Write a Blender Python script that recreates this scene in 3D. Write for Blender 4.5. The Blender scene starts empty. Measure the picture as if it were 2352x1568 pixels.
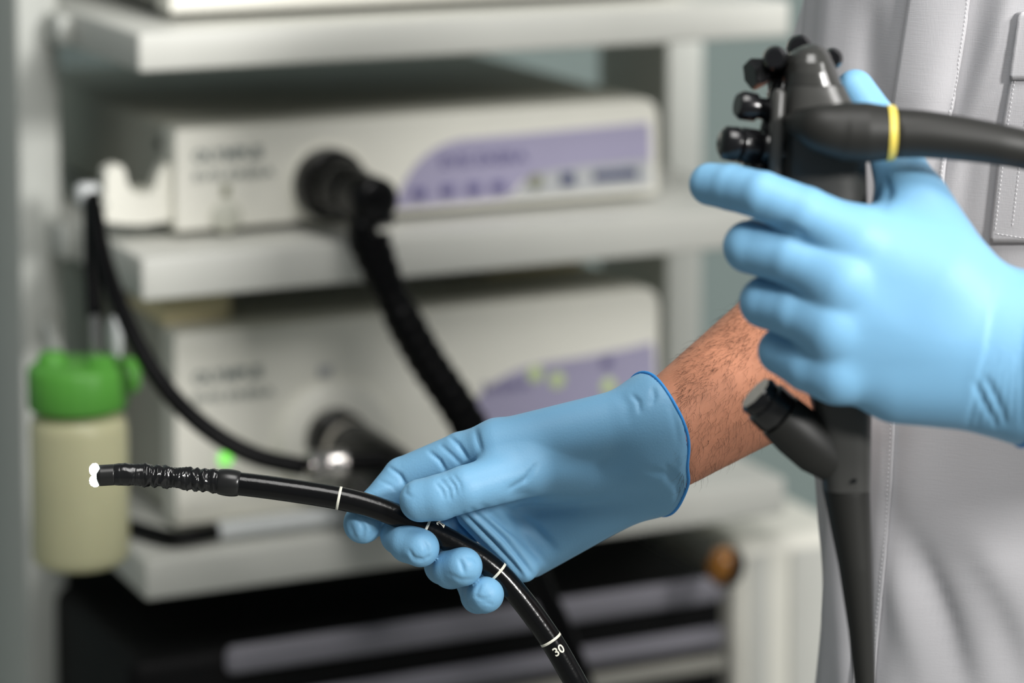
import bpy, bmesh, math, random
import numpy as np
from mathutils import Vector, Matrix
from mathutils.bvhtree import BVHTree

random.seed(7)
rng = np.random.default_rng(7)
S = bpy.context.scene
COL = S.collection

# ------------------------------------------------------------------ camera
FPX = 6533.0                       # focal length in pixels of the 2352 x 1568 frame
PITCH = math.radians(6.0)
PPX, PPY = 1176.0, 7.0             # principal point (lens shifted down)
CAMZ = 1.45
cam_data = bpy.data.cameras.new('camera')
cam = bpy.data.objects.new('camera', cam_data)
COL.objects.link(cam)
cam.location = (0, 0, CAMZ)
cam.rotation_euler = (math.pi / 2 - PITCH, 0, 0)
cam_data.sensor_width = 36.0
cam_data.lens = FPX / 2352 * 36.0
cam_data.shift_y = (PPY - 784.0) / 2352.0
cam_data.clip_start = 0.05
cam_data.dof.use_dof = True
cam_data.dof.focus_distance = 1.445
cam_data.dof.aperture_fstop = 3.9
cam_data.dof.aperture_blades = 0
S.camera = cam

# ------------------------------------------------------------------ world, lights, exposure
W = bpy.data.worlds.new('world')
S.world = W
W.use_nodes = True
W.node_tree.nodes['Background'].inputs[0].default_value = (0.80, 0.86, 0.88, 1)
W.node_tree.nodes['Background'].inputs[1].default_value = 0.22


def area(name, loc, target, sx, sy, power, color):
    d = bpy.data.lights.new(name, 'AREA')
    d.shape = 'RECTANGLE'
    d.size, d.size_y, d.energy, d.color = sx, sy, power, color
    o = bpy.data.objects.new(name, d)
    COL.objects.link(o)
    o.location = loc
    o.rotation_euler = (Vector(target) - Vector(loc)).to_track_quat('-Z', 'Y').to_euler()
    return o


area('examination_light', (1.6, -0.5, 2.2), (0.1, 1.6, 1.1), 0.35, 0.35, 68, (1.0, 0.985, 0.96))
area('background_fill_light', (1.8, 0.3, 2.35), (0.1, 1.9, 1.1), 0.4, 0.4, 34, (1.0, 0.985, 0.96))  # unseen lamp added to brighten the right background past the palm
area('background_fill_light', (0.15, 0.8, 2.75), (0.1, 1.9, 1.0), 0.7, 1.0, 23, (1.0, 0.985, 0.96))  # overhead fill, added to lift the left part of the background
S.view_settings.view_transform = 'Standard'
S.view_settings.look = 'None'
S.view_settings.gamma = 1.0
S.view_settings.use_curve_mapping = False
S.view_settings.exposure = 0.0
S.cycles.use_denoising = True
S.cycles.max_bounces = 8
S.cycles.sample_clamp_indirect = 6.0

# ------------------------------------------------------------------ geometry of the view
R_ = Vector((1, 0, 0))
F_ = Vector((0, math.cos(PITCH), -math.sin(PITCH)))
U_ = Vector((0, math.sin(PITCH), math.cos(PITCH)))
C_ = Vector((0, 0, CAMZ))
MROT = np.array([[1, 0, 0], list(U_), list(F_)])       # rows: camera X, Y(up), Z(depth) in world


def cxyz(px, py, d):
    """camera-frame metres of a photo pixel at a depth along the view axis"""
    return np.array([(px - PPX) / FPX * d, -(py - PPY) / FPX * d, d])


def c2w(a):
    a = np.asarray(a, float)
    return a @ MROT + np.array([0, 0, CAMZ])


def w2c(a):
    return (np.asarray(a, float) - np.array([0, 0, CAMZ])) @ MROT.T


def at(px, py, d):
    return Vector(c2w(cxyz(px, py, d)))


def proj(a):
    c = w2c(a)
    return PPX + FPX * c[..., 0] / c[..., 2], PPY - FPX * c[..., 1] / c[..., 2]


def ray(px, py):
    return (F_ + R_ * ((px - PPX) / FPX) - U_ * ((py - PPY) / FPX)).normalized()


TH = math.radians(24.75)
UX = Vector((math.cos(TH), math.sin(TH), 0))
UY = Vector((-math.sin(TH), math.cos(TH), 0))
O_ = at(325, 594, 2.03)
MID_Z = O_.z


def cart(s, t, z):
    return Vector((O_.x, O_.y, 0)) + UX * s + UY * t + Vector((0, 0, z))


def front(px, py, t=0.0):
    """(s, z) where the sight line of a pixel meets the cart's vertical plane at depth t"""
    r = ray(px, py)
    p0 = cart(0, t, 0)
    k = (p0 - C_).dot(UY) / r.dot(UY)
    p = C_ + r * k
    q = p - Vector((O_.x, O_.y, 0))
    return q.dot(UX), p.z


# ------------------------------------------------------------------ materials
def lin(c):
    return tuple(((v / 255) / 12.92 if v / 255 <= 0.04045 else ((v / 255 + 0.055) / 1.055) ** 2.4) for v in c)


def mat(name, rgb, rough=0.5, metal=0.0, var=0.06, vscale=25.0, bump=0.0, bscale=200.0, spec=0.5, emit=None, estr=0.0,
        sss=0.0, coat=0.0, trans=0.0, ior=1.45, alpha=1.0):
    m = bpy.data.materials.new(name)
    m.use_nodes = True
    nt = m.node_tree
    b = nt.nodes['Principled BSDF']
    c = lin(rgb)
    tc = nt.nodes.new('ShaderNodeTexCoord')
    n = nt.nodes.new('ShaderNodeTexNoise')
    n.inputs['Scale'].default_value = vscale
    n.inputs['Detail'].default_value = 4
    nt.links.new(tc.outputs['Object'], n.inputs['Vector'])
    mix = nt.nodes.new('ShaderNodeMix')
    mix.data_type = 'RGBA'
    mix.inputs['A'].default_value = (*[v * (1 - var) for v in c], 1)
    mix.inputs['B'].default_value = (*[min(1, v * (1 + var)) for v in c], 1)
    nt.links.new(n.outputs['Fac'], mix.inputs['Factor'])
    nt.links.new(mix.outputs['Result'], b.inputs['Base Color'])
    b.inputs['Roughness'].default_value = rough
    b.inputs['Metallic'].default_value = metal
    b.inputs['Specular IOR Level'].default_value = spec
    b.inputs['Coat Weight'].default_value = coat
    b.inputs['Coat Roughness'].default_value = 0.15
    b.inputs['Transmission Weight'].default_value = trans
    b.inputs['IOR'].default_value = ior
    if sss:
        b.inputs['Subsurface Weight'].default_value = sss
        b.inputs['Subsurface Radius'].default_value = (0.004, 0.003, 0.003)
        b.inputs['Subsurface Scale'].default_value = 1.0
    if bump:
        n2 = nt.nodes.new('ShaderNodeTexNoise')
        n2.inputs['Scale'].default_value = bscale
        n2.inputs['Detail'].default_value = 3
        nt.links.new(tc.outputs['Object'], n2.inputs['Vector'])
        bp = nt.nodes.new('ShaderNodeBump')
        bp.inputs['Strength'].default_value = bump
        bp.inputs['Distance'].default_value = 0.001
        nt.links.new(n2.outputs['Fac'], bp.inputs['Height'])
        nt.links.new(bp.outputs['Normal'], b.inputs['Normal'])
    if emit:
        b.inputs['Emission Color'].default_value = (*lin(emit), 1)
        b.inputs['Emission Strength'].default_value = estr
    return m


def weave_mat(name, rgb):
    """woven cotton: fine noise stretched along the warp and the weft"""
    m = mat(name, rgb, rough=0.85, var=0.03, vscale=30, spec=0.15)
    nt = m.node_tree
    b = nt.nodes['Principled BSDF']
    tc = nt.nodes['Texture Coordinate']
    ns = []
    for sc_ in ((2600, 2600, 70), (120, 120, 2600)):
        mp = nt.nodes.new('ShaderNodeMapping')
        mp.inputs['Scale'].default_value = sc_
        n = nt.nodes.new('ShaderNodeTexNoise')
        n.inputs['Scale'].default_value = 1.0
        n.inputs['Detail'].default_value = 2
        nt.links.new(tc.outputs['Object'], mp.inputs['Vector'])
        nt.links.new(mp.outputs['Vector'], n.inputs['Vector'])
        ns.append(n)
    ad = nt.nodes.new('ShaderNodeMath')
    ad.operation = 'ADD'
    nt.links.new(ns[0].outputs['Fac'], ad.inputs[0])
    nt.links.new(ns[1].outputs['Fac'], ad.inputs[1])
    bp = nt.nodes.new('ShaderNodeBump')
    bp.inputs['Strength'].default_value = 0.35
    bp.inputs['Distance'].default_value = 0.0002
    nt.links.new(ad.outputs[0], bp.inputs['Height'])
    nt.links.new(bp.outputs['Normal'], b.inputs['Normal'])
    return m


M = {}
M['glove'] = mat('blue_nitrile', (122, 174, 209), rough=0.5, var=0.03, vscale=40, bump=0.12, bscale=900, spec=0.4, sss=0.15)
M['glove_rim'] = mat('blue_nitrile_rim', (60, 150, 225), rough=0.45, var=0.03, spec=0.4)
M['skin'] = mat('skin', (178, 122, 95), rough=0.55, var=0.16, vscale=60, bump=0.3, bscale=350, spec=0.3, sss=0.2)
M['hair'] = mat('arm_hair', (48, 32, 24), rough=0.6, var=0.1)
M['coat'] = weave_mat('grey_white_cotton', (190, 189, 192))
M['thread'] = mat('white_thread', (228, 228, 230), rough=0.8, var=0.03)
M['trouser'] = weave_mat('white_trouser_cotton', (200, 202, 206))
M['shoe'] = mat('white_shoe', (215, 215, 215), rough=0.5)
M['scope_gloss'] = mat('glossy_black_rubber', (9, 9, 10), rough=0.2, var=0.1, spec=0.35, coat=0.05, bump=0.08, bscale=500)
M['scope_ridge'] = mat('black_bending_rubber', (16, 16, 17), rough=0.18, var=0.15, vscale=120, spec=0.6, bump=0.08, bscale=350)
M['scope_collar'] = mat('dark_grey_glue_collar', (26, 26, 26), rough=0.28, var=0.1)
M['scope_body'] = mat('satin_black_plastic', (58, 58, 56), rough=0.36, var=0.08, spec=0.5, bump=0.05, bscale=600)
M['cap_gloss'] = mat('gloss_black_cap', (52, 52, 50), rough=0.2, var=0.06, spec=0.6)
M['scope_soft'] = mat('matt_black_rubber_boot', (32, 32, 30), rough=0.5, var=0.08, spec=0.4)
M['knob'] = mat('black_knob_plastic', (13, 13, 15), rough=0.22, var=0.1, spec=0.6)
M['mark'] = mat('white_print', (222, 220, 205), rough=0.5, var=0.03)
M['yellow'] = mat('yellow_ring', (222, 200, 92), rough=0.4, var=0.05)
M['lamp'] = mat('lit_lens', (255, 255, 255), rough=0.1, emit=(240, 255, 248), estr=38)
M['paint'] = mat('white_powder_coat', (205, 205, 198), rough=0.38, var=0.03, bump=0.05, bscale=400)
M['panel'] = mat('grey_white_panel', (196, 198, 192), rough=0.45, var=0.04)
M['console'] = mat('ivory_console_plastic', (240, 238, 227), rough=0.42, var=0.03, bump=0.05, bscale=500)
M['console_case'] = mat('grey_console_case', (176, 176, 164), rough=0.5, var=0.05)
M['lilac'] = mat('lilac_panel', (170, 165, 192), rough=0.45, var=0.03)
M['lilac_dark'] = mat('dark_lilac_print', (112, 108, 150), rough=0.5)
M['panel_grey'] = mat('pale_grey_inset', (186, 188, 190), rough=0.45)
M['navy'] = mat('navy_button', (62, 70, 110), rough=0.4)
M['olive'] = mat('olive_button', (140, 142, 120), rough=0.4)
M['greybtn'] = mat('pale_button', (205, 205, 192), rough=0.4)
M['ink'] = mat('grey_ink', (138, 146, 144), rough=0.6)
M['led'] = mat('green_led', (120, 240, 90), rough=0.3, emit=(125, 248, 75), estr=1.0)
M['led_dim'] = mat('pale_green_led', (190, 205, 150), rough=0.3, emit=(190, 210, 140), estr=0.15)
M['black'] = mat('black_plug_plastic', (8, 8, 9), rough=0.3, var=0.1, spec=0.25)
M['cable'] = mat('black_cable', (6, 6, 7), rough=0.38, var=0.1, spec=0.15)
M['case'] = mat('black_case_plastic', (7, 7, 8), rough=0.6, var=0.12, spec=0.2)
M['rib'] = mat('charcoal_rib', (128, 126, 134), rough=0.5, var=0.1)
M['rib_pale'] = mat('grey_rib', (152, 150, 142), rough=0.5, var=0.08)
M['metal'] = mat('brushed_steel', (205, 200, 196), rough=0.25, metal=1.0, var=0.06)
M['cap'] = mat('green_cap_plastic', (88, 158, 62), rough=0.42, var=0.06, spec=0.4)
M['bottle'] = mat('milky_bottle_plastic', (222, 219, 178), rough=0.35, var=0.04, trans=0.25, sss=0.2)
M['beige'] = mat('beige_card', (226, 214, 172), rough=0.8)
M['clear'] = mat('ribbed_tube_plastic', (226, 229, 229), rough=0.25, trans=0.12)
M['amber'] = mat('amber_plastic', (150, 98, 32), rough=0.25, var=0.1, coat=0.4)
M['rubber'] = mat('grey_caster_rubber', (70, 72, 74), rough=0.7)
M['wall'] = mat('grey_green_wall_paint', (138, 152, 149), rough=0.8, var=0.03, vscale=8)
M['floor'] = mat('grey_floor_vinyl', (150, 152, 148), rough=0.5, var=0.06, vscale=12)


# ------------------------------------------------------------------ object helpers
def link(name, me, m, parent=None, smooth=True):
    o = bpy.data.objects.new(name, me)
    COL.objects.link(o)
    if m is not None:
        me.materials.append(m)
    if smooth:
        me.polygons.foreach_set('use_smooth', [True] * len(me.polygons))
    if parent is not None:
        o.parent = parent
    return o


def pyd(name, v, f, m, parent=None, smooth=True):
    me = bpy.data.meshes.new(name)
    me.from_pydata([tuple(map(float, p)) for p in v], [], [tuple(map(int, q)) for q in f])
    me.update()
    return link(name, me, m, parent, smooth)


def thing(name, label, cat, loc=(0, 0, 0), rz=0.0, group=None):
    o = bpy.data.objects.new(name, None)
    o.empty_display_size = 0.02
    COL.objects.link(o)
    o.location = loc
    o.rotation_euler = (0, 0, rz)
    o['label'], o['category'] = label, cat
    if group:
        o['group'] = group
    return o


def tag(o, label, cat, group=None):
    o['label'], o['category'] = label, cat
    if group:
        o['group'] = group
    return o


def keep(o, root):
    """o's mesh is in world coordinates: hang it under root without moving it"""
    o.parent = root
    M_ = Matrix.LocRotScale(root.location, root.rotation_euler, None)
    o.matrix_parent_inverse = M_.inverted()
    return o


def box(name, x0, x1, y0, y1, z0, z1, m, parent=None, bevel=0.0, seg=2, smooth=False):
    bm = bmesh.new()
    bmesh.ops.create_cube(bm, size=1)
    for v in bm.verts:
        v.co = Vector(((x0 + x1) / 2 + v.co.x * (x1 - x0), (y0 + y1) / 2 + v.co.y * (y1 - y0), (z0 + z1) / 2 + v.co.z * (z1 - z0)))
    if bevel:
        bmesh.ops.bevel(bm, geom=bm.edges[:], offset=bevel, segments=seg, affect='EDGES', profile=0.5)
    me = bpy.data.meshes.new(name)
    bm.to_mesh(me)
    bm.free()
    o = link(name, me, m, parent, smooth=bool(bevel))
    return o


def spline(pts, n):
    """Catmull-Rom through pts (k x dim) resampled to n points, uniform in arc length"""
    P = np.asarray(pts, float)
    k = len(P)
    E = np.vstack([2 * P[0] - P[1], P, 2 * P[-1] - P[-2]])
    out = []
    for i in range(k - 1):
        p0, p1, p2, p3 = E[i], E[i + 1], E[i + 2], E[i + 3]
        for t in np.linspace(0, 1, 24, endpoint=False):
            out.append(0.5 * ((2 * p1) + (-p0 + p2) * t + (2 * p0 - 5 * p1 + 4 * p2 - p3) * t * t + (-p0 + 3 * p1 - 3 * p2 + p3) * t ** 3))
    out.append(P[-1])
    out = np.array(out)
    L = np.r_[0, np.cumsum(np.linalg.norm(np.diff(out[:, :3], axis=0), axis=1))]
    q = np.linspace(0, L[-1], n)
    return np.stack([np.interp(q, L, out[:, j]) for j in range(out.shape[1])], 1)


def frames(P):
    T = np.gradient(P, axis=0)
    T /= np.linalg.norm(T, axis=1)[:, None]
    up = np.array([0, 0, 1.0]) if abs(T[0][2]) < 0.9 else np.array([1.0, 0, 0])
    N = np.zeros_like(P)
    n = up - T[0] * up.dot(T[0])
    for i in range(len(P)):
        n = n - T[i] * n.dot(T[i])
        n /= np.linalg.norm(n)
        N[i] = n
    return T, N, np.cross(T, N)


def tube_data(P, r, seg=20, dispf=None, cap=True):
    P = np.asarray(P, float)
    n = len(P)
    r = np.broadcast_to(np.asarray(r, float), (n,))
    T, N, B = frames(P)
    a = np.linspace(0, 2 * math.pi, seg, endpoint=False)
    rr = np.repeat(r[:, None], seg, 1)
    if dispf is not None:
        rr = rr + dispf(np.arange(n)[:, None], a[None, :])
    V = P[:, None, :] + rr[..., None] * (np.cos(a)[None, :, None] * N[:, None, :] + np.sin(a)[None, :, None] * B[:, None, :])
    V = V.reshape(-1, 3)
    Fs = []
    for i in range(n - 1):
        for j in range(seg):
            j2 = (j + 1) % seg
            Fs.append((i * seg + j, i * seg + j2, (i + 1) * seg + j2, (i + 1) * seg + j))
    if cap:
        V = np.vstack([V, P[0], P[-1]])
        c0, c1 = n * seg, n * seg + 1
        for j in range(seg):
            j2 = (j + 1) % seg
            Fs.append((c0, j2, j))
            Fs.append((c1, (n - 1) * seg + j, (n - 1) * seg + j2))
    return V, Fs


def tube(name, P, r, m, parent=None, seg=20, dispf=None, root=None):
    V, Fs = tube_data(P, r, seg, dispf)
    o = pyd(name, V, Fs, m, parent)
    if root is not None:
        keep(o, root)
    return o


def lathe_pts(a, b, prof):
    """points along a->b with radii from prof = [(fraction, radius)]"""
    a, b = np.array(a, float), np.array(b, float)
    P = np.array([a + (b - a) * f for f, _ in prof])
    for i in range(1, len(P)):                   # keep rings distinct
        if np.linalg.norm(P[i] - P[i - 1]) < 1e-6:
            P[i] = P[i] + (b - a) / np.linalg.norm(b - a) * 2e-5
    return P, np.array([r for _, r in prof])


def lathe(name, a, b, prof, m, parent=None, seg=28, root=None):
    P, r = lathe_pts(a, b, prof)
    T = np.array(b, float) - np.array(a, float)
    T /= np.linalg.norm(T)
    up = np.array([0, 0, 1.0]) if abs(T[2]) < 0.9 else np.array([1.0, 0, 0])
    n = up - T * up.dot(T)
    n /= np.linalg.norm(n)
    bb = np.cross(T, n)
    an = np.linspace(0, 2 * math.pi, seg, endpoint=False)
    V = (P[:, None, :] + r[:, None, None] * (np.cos(an)[None, :, None] * n + np.sin(an)[None, :, None] * bb)).reshape(-1, 3)
    Fs = []
    k = len(P)
    for i in range(k - 1):
        for j in range(seg):
            j2 = (j + 1) % seg
            Fs.append((i * seg + j, i * seg + j2, (i + 1) * seg + j2, (i + 1) * seg + j))
    V = np.vstack([V, P[0], P[-1]])
    for j in range(seg):
        j2 = (j + 1) % seg
        Fs.append((k * seg, j2, j))
        Fs.append((k * seg + 1, (k - 1) * seg + j, (k - 1) * seg + j2))
    o = pyd(name, V, Fs, m, parent)
    md = o.data
    try:
        md.set_sharp_from_angle(angle=math.radians(50))
    except Exception:
        pass
    if root is not None:
        keep(o, root)
    return o


def poly_plate(name, pts, y0, y1, m, parent, smooth=False):
    """flat plate with outline pts (x, z) between y0 (front) and y1"""
    n = len(pts)
    V = [(x, y0, z) for x, z in pts] + [(x, y1, z) for x, z in pts]
    Fs = [tuple(range(n)), tuple(range(2 * n - 1, n - 1, -1))]
    for i in range(n):
        j = (i + 1) % n
        Fs.append((i, i + n, j + n, j))
    return pyd(name, V, Fs, m, parent, smooth)


def text_mesh(name, s, size, m, parent, loc, rot=(math.pi / 2, 0, 0), sx=1.0, bold=0.0, ext=0.0003):
    cu = bpy.data.curves.new(name, 'FONT')
    cu.body = s
    cu.size = size
    cu.extrude = ext
    cu.offset = bold
    cu.resolution_u = 3
    t = bpy.data.objects.new(name + '_tmp', cu)
    COL.objects.link(t)
    dg = bpy.context.evaluated_depsgraph_get()
    me = bpy.data.meshes.new_from_object(t.evaluated_get(dg))
    bpy.data.objects.remove(t)
    bpy.data.curves.remove(cu)
    me.name = name
    me.materials.clear()
    o = link(name, me, m, parent, smooth=False)
    o.location = loc
    o.rotation_euler = rot
    o.scale = (sx, 1, 1)
    return o


# ------------------------------------------------------------------ implicit surfaces (hands, arms): numpy surface nets
def smin(a, b, k):
    h = np.maximum(k - np.abs(a - b), 0) / k
    return np.minimum(a, b) - h * h * k * 0.25


def caps(p, a, b, r1, r2):
    ba = b - a
    h = np.clip(((p - a) @ ba) / ba.dot(ba), 0, 1)
    q = p - a - h[:, None] * ba
    return np.sqrt((q * q).sum(1)) - (r1 + (r2 - r1) * h)


def surface_nets(f, lo, hi, h):
    lo, hi = np.array(lo, float), np.array(hi, float)
    n = np.ceil((hi - lo) / h).astype(int) + 1
    ax = [lo[i] + h * np.arange(n[i]) for i in range(3)]
    V = np.empty(n)
    YZ = np.stack(np.meshgrid(ax[1], ax[2], indexing='ij'), -1).reshape(-1, 2)
    step = max(1, 400000 // len(YZ))
    for i in range(0, n[0], step):
        xs = ax[0][i:i + step]
        p = np.concatenate([np.repeat(xs, len(YZ))[:, None], np.tile(YZ, (len(xs), 1))], 1)
        V[i:i + step] = f(p).reshape(len(xs), n[1], n[2])
    ins = V < 0
    cnt = np.zeros(n - 1)
    acc = np.zeros((*(n - 1), 3))
    sl = lambda o, d: tuple(slice(o[k], n[k] - 1 + o[k]) for k in range(3))
    corners = [(i, j, k) for i in (0, 1) for j in (0, 1) for k in (0, 1)]
    for c in corners:
        for d in range(3):
            if c[d]:
                continue
            c2 = list(c)
            c2[d] = 1
            a, b = V[sl(c, 0)], V[sl(c2, 0)]
            x = (a < 0) != (b < 0)
            t = np.where(x, a / np.where(x, a - b, 1), 0)
            cnt += x
            for e in range(3):
                acc[..., e] += np.where(x, c[e] + (t if e == d else 0), 0)
    act = cnt > 0
    idx = -np.ones(n - 1, int)
    idx[act] = np.arange(act.sum())
    cell = np.argwhere(act)
    verts = lo + h * (cell + acc[act] / cnt[act][:, None])
    faces = []
    for d in range(3):
        e1, e2 = [(1, 2), (2, 0), (0, 1)][d]
        s0 = [slice(1, n[k] - 1) for k in range(3)]
        s0[d] = slice(0, n[d] - 1)
        s1 = list(s0)
        s1[d] = slice(1, n[d])
        a, b = ins[tuple(s0)], ins[tuple(s1)]
        x = np.argwhere(a != b)
        if not len(x):
            continue
        flip = a[tuple(x.T)]
        g = x.copy()
        for k in range(3):
            if k != d:
                g[:, k] += 1
        def cidx(o1, o2):
            q = g.copy()
            q[:, e1] -= o1
            q[:, e2] -= o2
            return idx[tuple(q.T)]
        quad = np.stack([cidx(1, 1), cidx(0, 1), cidx(0, 0), cidx(1, 0)], 1)
        quad[~flip] = quad[~flip][:, ::-1]
        faces.append(quad)
    faces = np.concatenate(faces)
    for _ in range(3):
        d0 = f(verts)
        g = np.stack([(f(verts + np.eye(3)[k] * 0.05) - d0) / 0.05 for k in range(3)], 1)
        gl = np.linalg.norm(g, axis=1)[:, None]
        g = g / np.maximum(gl, 1e-6)
        verts = verts - np.clip(d0, -h, h)[:, None] * g * 0.9
    return verts, faces, g


def J(px, py, d, r=None):
    """joint in camera-frame millimetres (depth d in mm)"""
    p = cxyz(px, py, d / 1000.0) * 1000.0
    return p


def seg_dist(u, v, line):
    best = np.full(u.shape, 1e9)
    for (x0, y0), (x1, y1) in zip(line[:-1], line[1:]):
        dx, dy = x1 - x0, y1 - y0
        t = np.clip(((u - x0) * dx + (v - y0) * dy) / (dx * dx + dy * dy), 0, 1)
        best = np.minimum(best, np.hypot(u - x0 - t * dx, v - y0 - t * dy))
    return best


def crease(verts, nrm, lines, zmax):
    """press folds into the side turned to the viewer: lines = [(polyline px, depth mm, width px)]"""
    u = PPX + FPX * verts[:, 0] / verts[:, 2]
    v = PPY - FPX * verts[:, 1] / verts[:, 2]
    face = np.clip(-nrm[:, 2] * 1.6, 0, 1) * (verts[:, 2] < zmax)
    d = np.zeros(len(verts))
    for line, a, w in lines:
        # tapered towards its ends
        q = seg_dist(u, v, line)
        (x0, y0), (x1, y1) = line[0], line[-1]
        L2 = (x1 - x0) ** 2 + (y1 - y0) ** 2
        t = np.clip(((u - x0) * (x1 - x0) + (v - y0) * (y1 - y0)) / L2, 0, 1)
        d += 1.35 * a * np.exp(-(q / w) ** 2) * (0.25 + 0.75 * np.sin(math.pi * t) ** 0.6)
    return verts - nrm * (d * face)[:, None]


def hand_fn(palm, fingers, kp=10.0, cut=None):
    def f(p):
        d = None
        for a, b, r1, r2 in palm:
            c = caps(p, a, b, r1, r2)
            d = c if d is None else smin(d, c, kp)
        out = d
        for fi, (chain, kk) in enumerate(fingers):
            e = None
            for (a, r1), (b, r2) in zip(chain[:-1], chain[1:]):
                c = caps(p, a, b, r1, r2)
                e = c if e is None else smin(e, c, 1.2)
            out = np.minimum(out, smin(d, e, kk)) if fi == 0 else smin(out, smin(d, e, kk), 1.0)
        if cut is not None:
            o, n = cut
            q = (p - o) @ n
            out = out - 2.4 * np.exp(-(q / 9.0) ** 2)
            out = np.maximum(out, q)
        return out
    return f


# ================================================================== the room
def plane(name, corners, m):
    o = pyd(name, corners, [(0, 1, 2, 3)], m, None, False)
    o['kind'] = 'structure'
    return o


b0, b1 = cart(-2.6, 1.25, 0), cart(3.2, 1.25, 0)


def slab(name, x0, x1, y0, y1, z0, z1, m):
    o = box(name, x0, x1, y0, y1, z0, z1, m)
    o['kind'] = 'structure'
    o.location = (O_.x, O_.y, 0)
    o.rotation_euler = (0, 0, TH)
    return o


slab('wall_back', -2.6, 3.0, 1.25, 1.35, 0, 3.0, M['wall'])
slab('floor', -2.6, 3.0, -3.4, 1.35, -0.1, 0, M['floor'])
slab('baseboard_back', -2.6, 3.0, 1.235, 1.25, 0, 0.1, M['panel'])

# ================================================================== equipment cart
SW = front(1815, 60)[0]                                   # shelf width from the photo
cart_o = thing('equipment_cart', 'white three-shelf medical trolley with slab side posts carrying the consoles', 'cart',
               (O_.x, O_.y, 0), TH)
Z = {}
for nm, yt, yb in (('top', 77, 167), ('mid', 594, 694), ('low', 1291, 1382)):
    Z[nm] = (front(325, yt)[1], front(325, yb)[1])
for nm in ('top', 'mid', 'low'):
    zt, zb = Z[nm]
    box('shelf', 0, SW, 0, 0.50, zb, zt, M['paint'], cart_o, 0.0025, 2)
PT0, PT1 = 0.205, 0.34
sl0, sl1 = front(52, 800, PT0)[0], front(132, 800, PT0)[0]
sr0, sr1 = front(1530, 400, PT0)[0], front(1606, 400, PT0)[0]
box('side_post', sl0, -0.0005, PT0, PT1, 0.12, 1.75, M['panel'], cart_o, 0.003, 2)
box('side_post', max(sr0, SW + 0.0005), sr1 + 0.004, PT0, PT1, 0.12, 1.75, M['panel'], cart_o, 0.003, 2)
for zt, zb in Z.values():                                  # brackets that carry each shelf's end
    for x0, x1 in ((-0.0115, -0.0005), (SW + 0.0005, SW + 0.006)):
        box('shelf_bracket', x0, x1, 0.165, PT0 - 0.0005, zb + 0.002, zt - 0.004, M['panel'], cart_o, 0.0015, 1)
box('base', -0.03, SW + 0.03, 0.0, 0.52, 0.085, 0.119, M['paint'], cart_o, 0.004, 2)
for x in (0.02, SW - 0.02):
    for y in (0.04, 0.47):
        w = lathe('caster', (x - 0.012, y, 0.042), (x + 0.012, y, 0.042),
                  [(0, 0.03), (0, 0.038), (0.15, 0.042), (0.85, 0.042), (1, 0.038), (1, 0.03)], M['rubber'], cart_o, 20)
        box('caster_fork', x - 0.016, x + 0.016, y - 0.012, y + 0.012, 0.06, 0.0845, M['metal'], w, 0.003, 1)


# ------------------------------------------------------------------ consoles on the shelves
def console(name, label, s0, s1, t0, depth, z0, z1, foot, fillet):
    root = thing(name, label, 'console', cart(s0, t0, z0), TH)
    w, h = s1 - s0, z1 - z0
    box('case', 0.004, w - 0.004, 0.028, depth, foot, h - 0.002, M['console_case'], root, 0.003, 2)
    # moulded front bezel with a rounded top edge and rounded upper corners
    pr = []
    for k in range(9):
        a = math.pi / 2 * k / 8
        pr.append((fillet - fillet * math.sin(a), h - fillet + fillet * math.cos(a)))   # (y, z) from the top back to the front
    n = len(pr)
    rc = 0.012
    bm = bmesh.new()
    # outline in x-z with rounded upper corners, extruded, then top-front edge rounded
    out = [(0, foot), (w, foot)]
    for k in range(7):
        a = math.pi / 2 * k / 6
        out.append((w - rc + rc * math.cos(a), h - rc + rc * math.sin(a)))
    rl = 0.003
    for k in range(4):
        a = math.pi / 2 * k / 3
        out.append((rl - rl * math.sin(a), h - rl + rl * math.cos(a)))
    fv = [bm.verts.new((x, 0, z)) for x, z in out]
    bv = [bm.verts.new((x, 0.03, z)) for x, z in out]
    bm.faces.new(fv)
    bm.faces.new(bv[::-1])
    k = len(out)
    for i in range(k):
        j = (i + 1) % k
        bm.faces.new((fv[i], bv[i], bv[j], fv[j]))
    bm.edges.ensure_lookup_table()
    top_e = [e for e in bm.edges if all(abs(v.co.y) < 1e-6 and v.co.z > foot + 0.004 for v in e.verts)
             and (e.verts[0].co.z > h - rc - 1e-4 and e.verts[1].co.z > h - rc - 1e-4)]
    bmesh.ops.bevel(bm, geom=top_e, offset=fillet, segments=6, affect='EDGES', profile=0.5, clamp_overlap=True)
    bmesh.ops.recalc_face_normals(bm, faces=bm.faces[:])
    me = bpy.data.meshes.new('front_bezel')
    bm.to_mesh(me)
    bm.free()
    fb = link('front_bezel', me, M['console'], root, True)
    me.set_sharp_from_angle(angle=math.radians(35))
    for x in (0.03, w - 0.03):
        for y in (0.05, depth - 0.04):
            lathe('foot', (x, y, 0), (x, y, foot + 0.001), [(0, 0.008), (0.2, 0.01), (1, 0.01)], M['rubber'], root, 14)

    def loc(px, py):
        s, z = front(px, py, t0)
        return s - s0, z - z0
    return root, fb, loc, w, h


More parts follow.
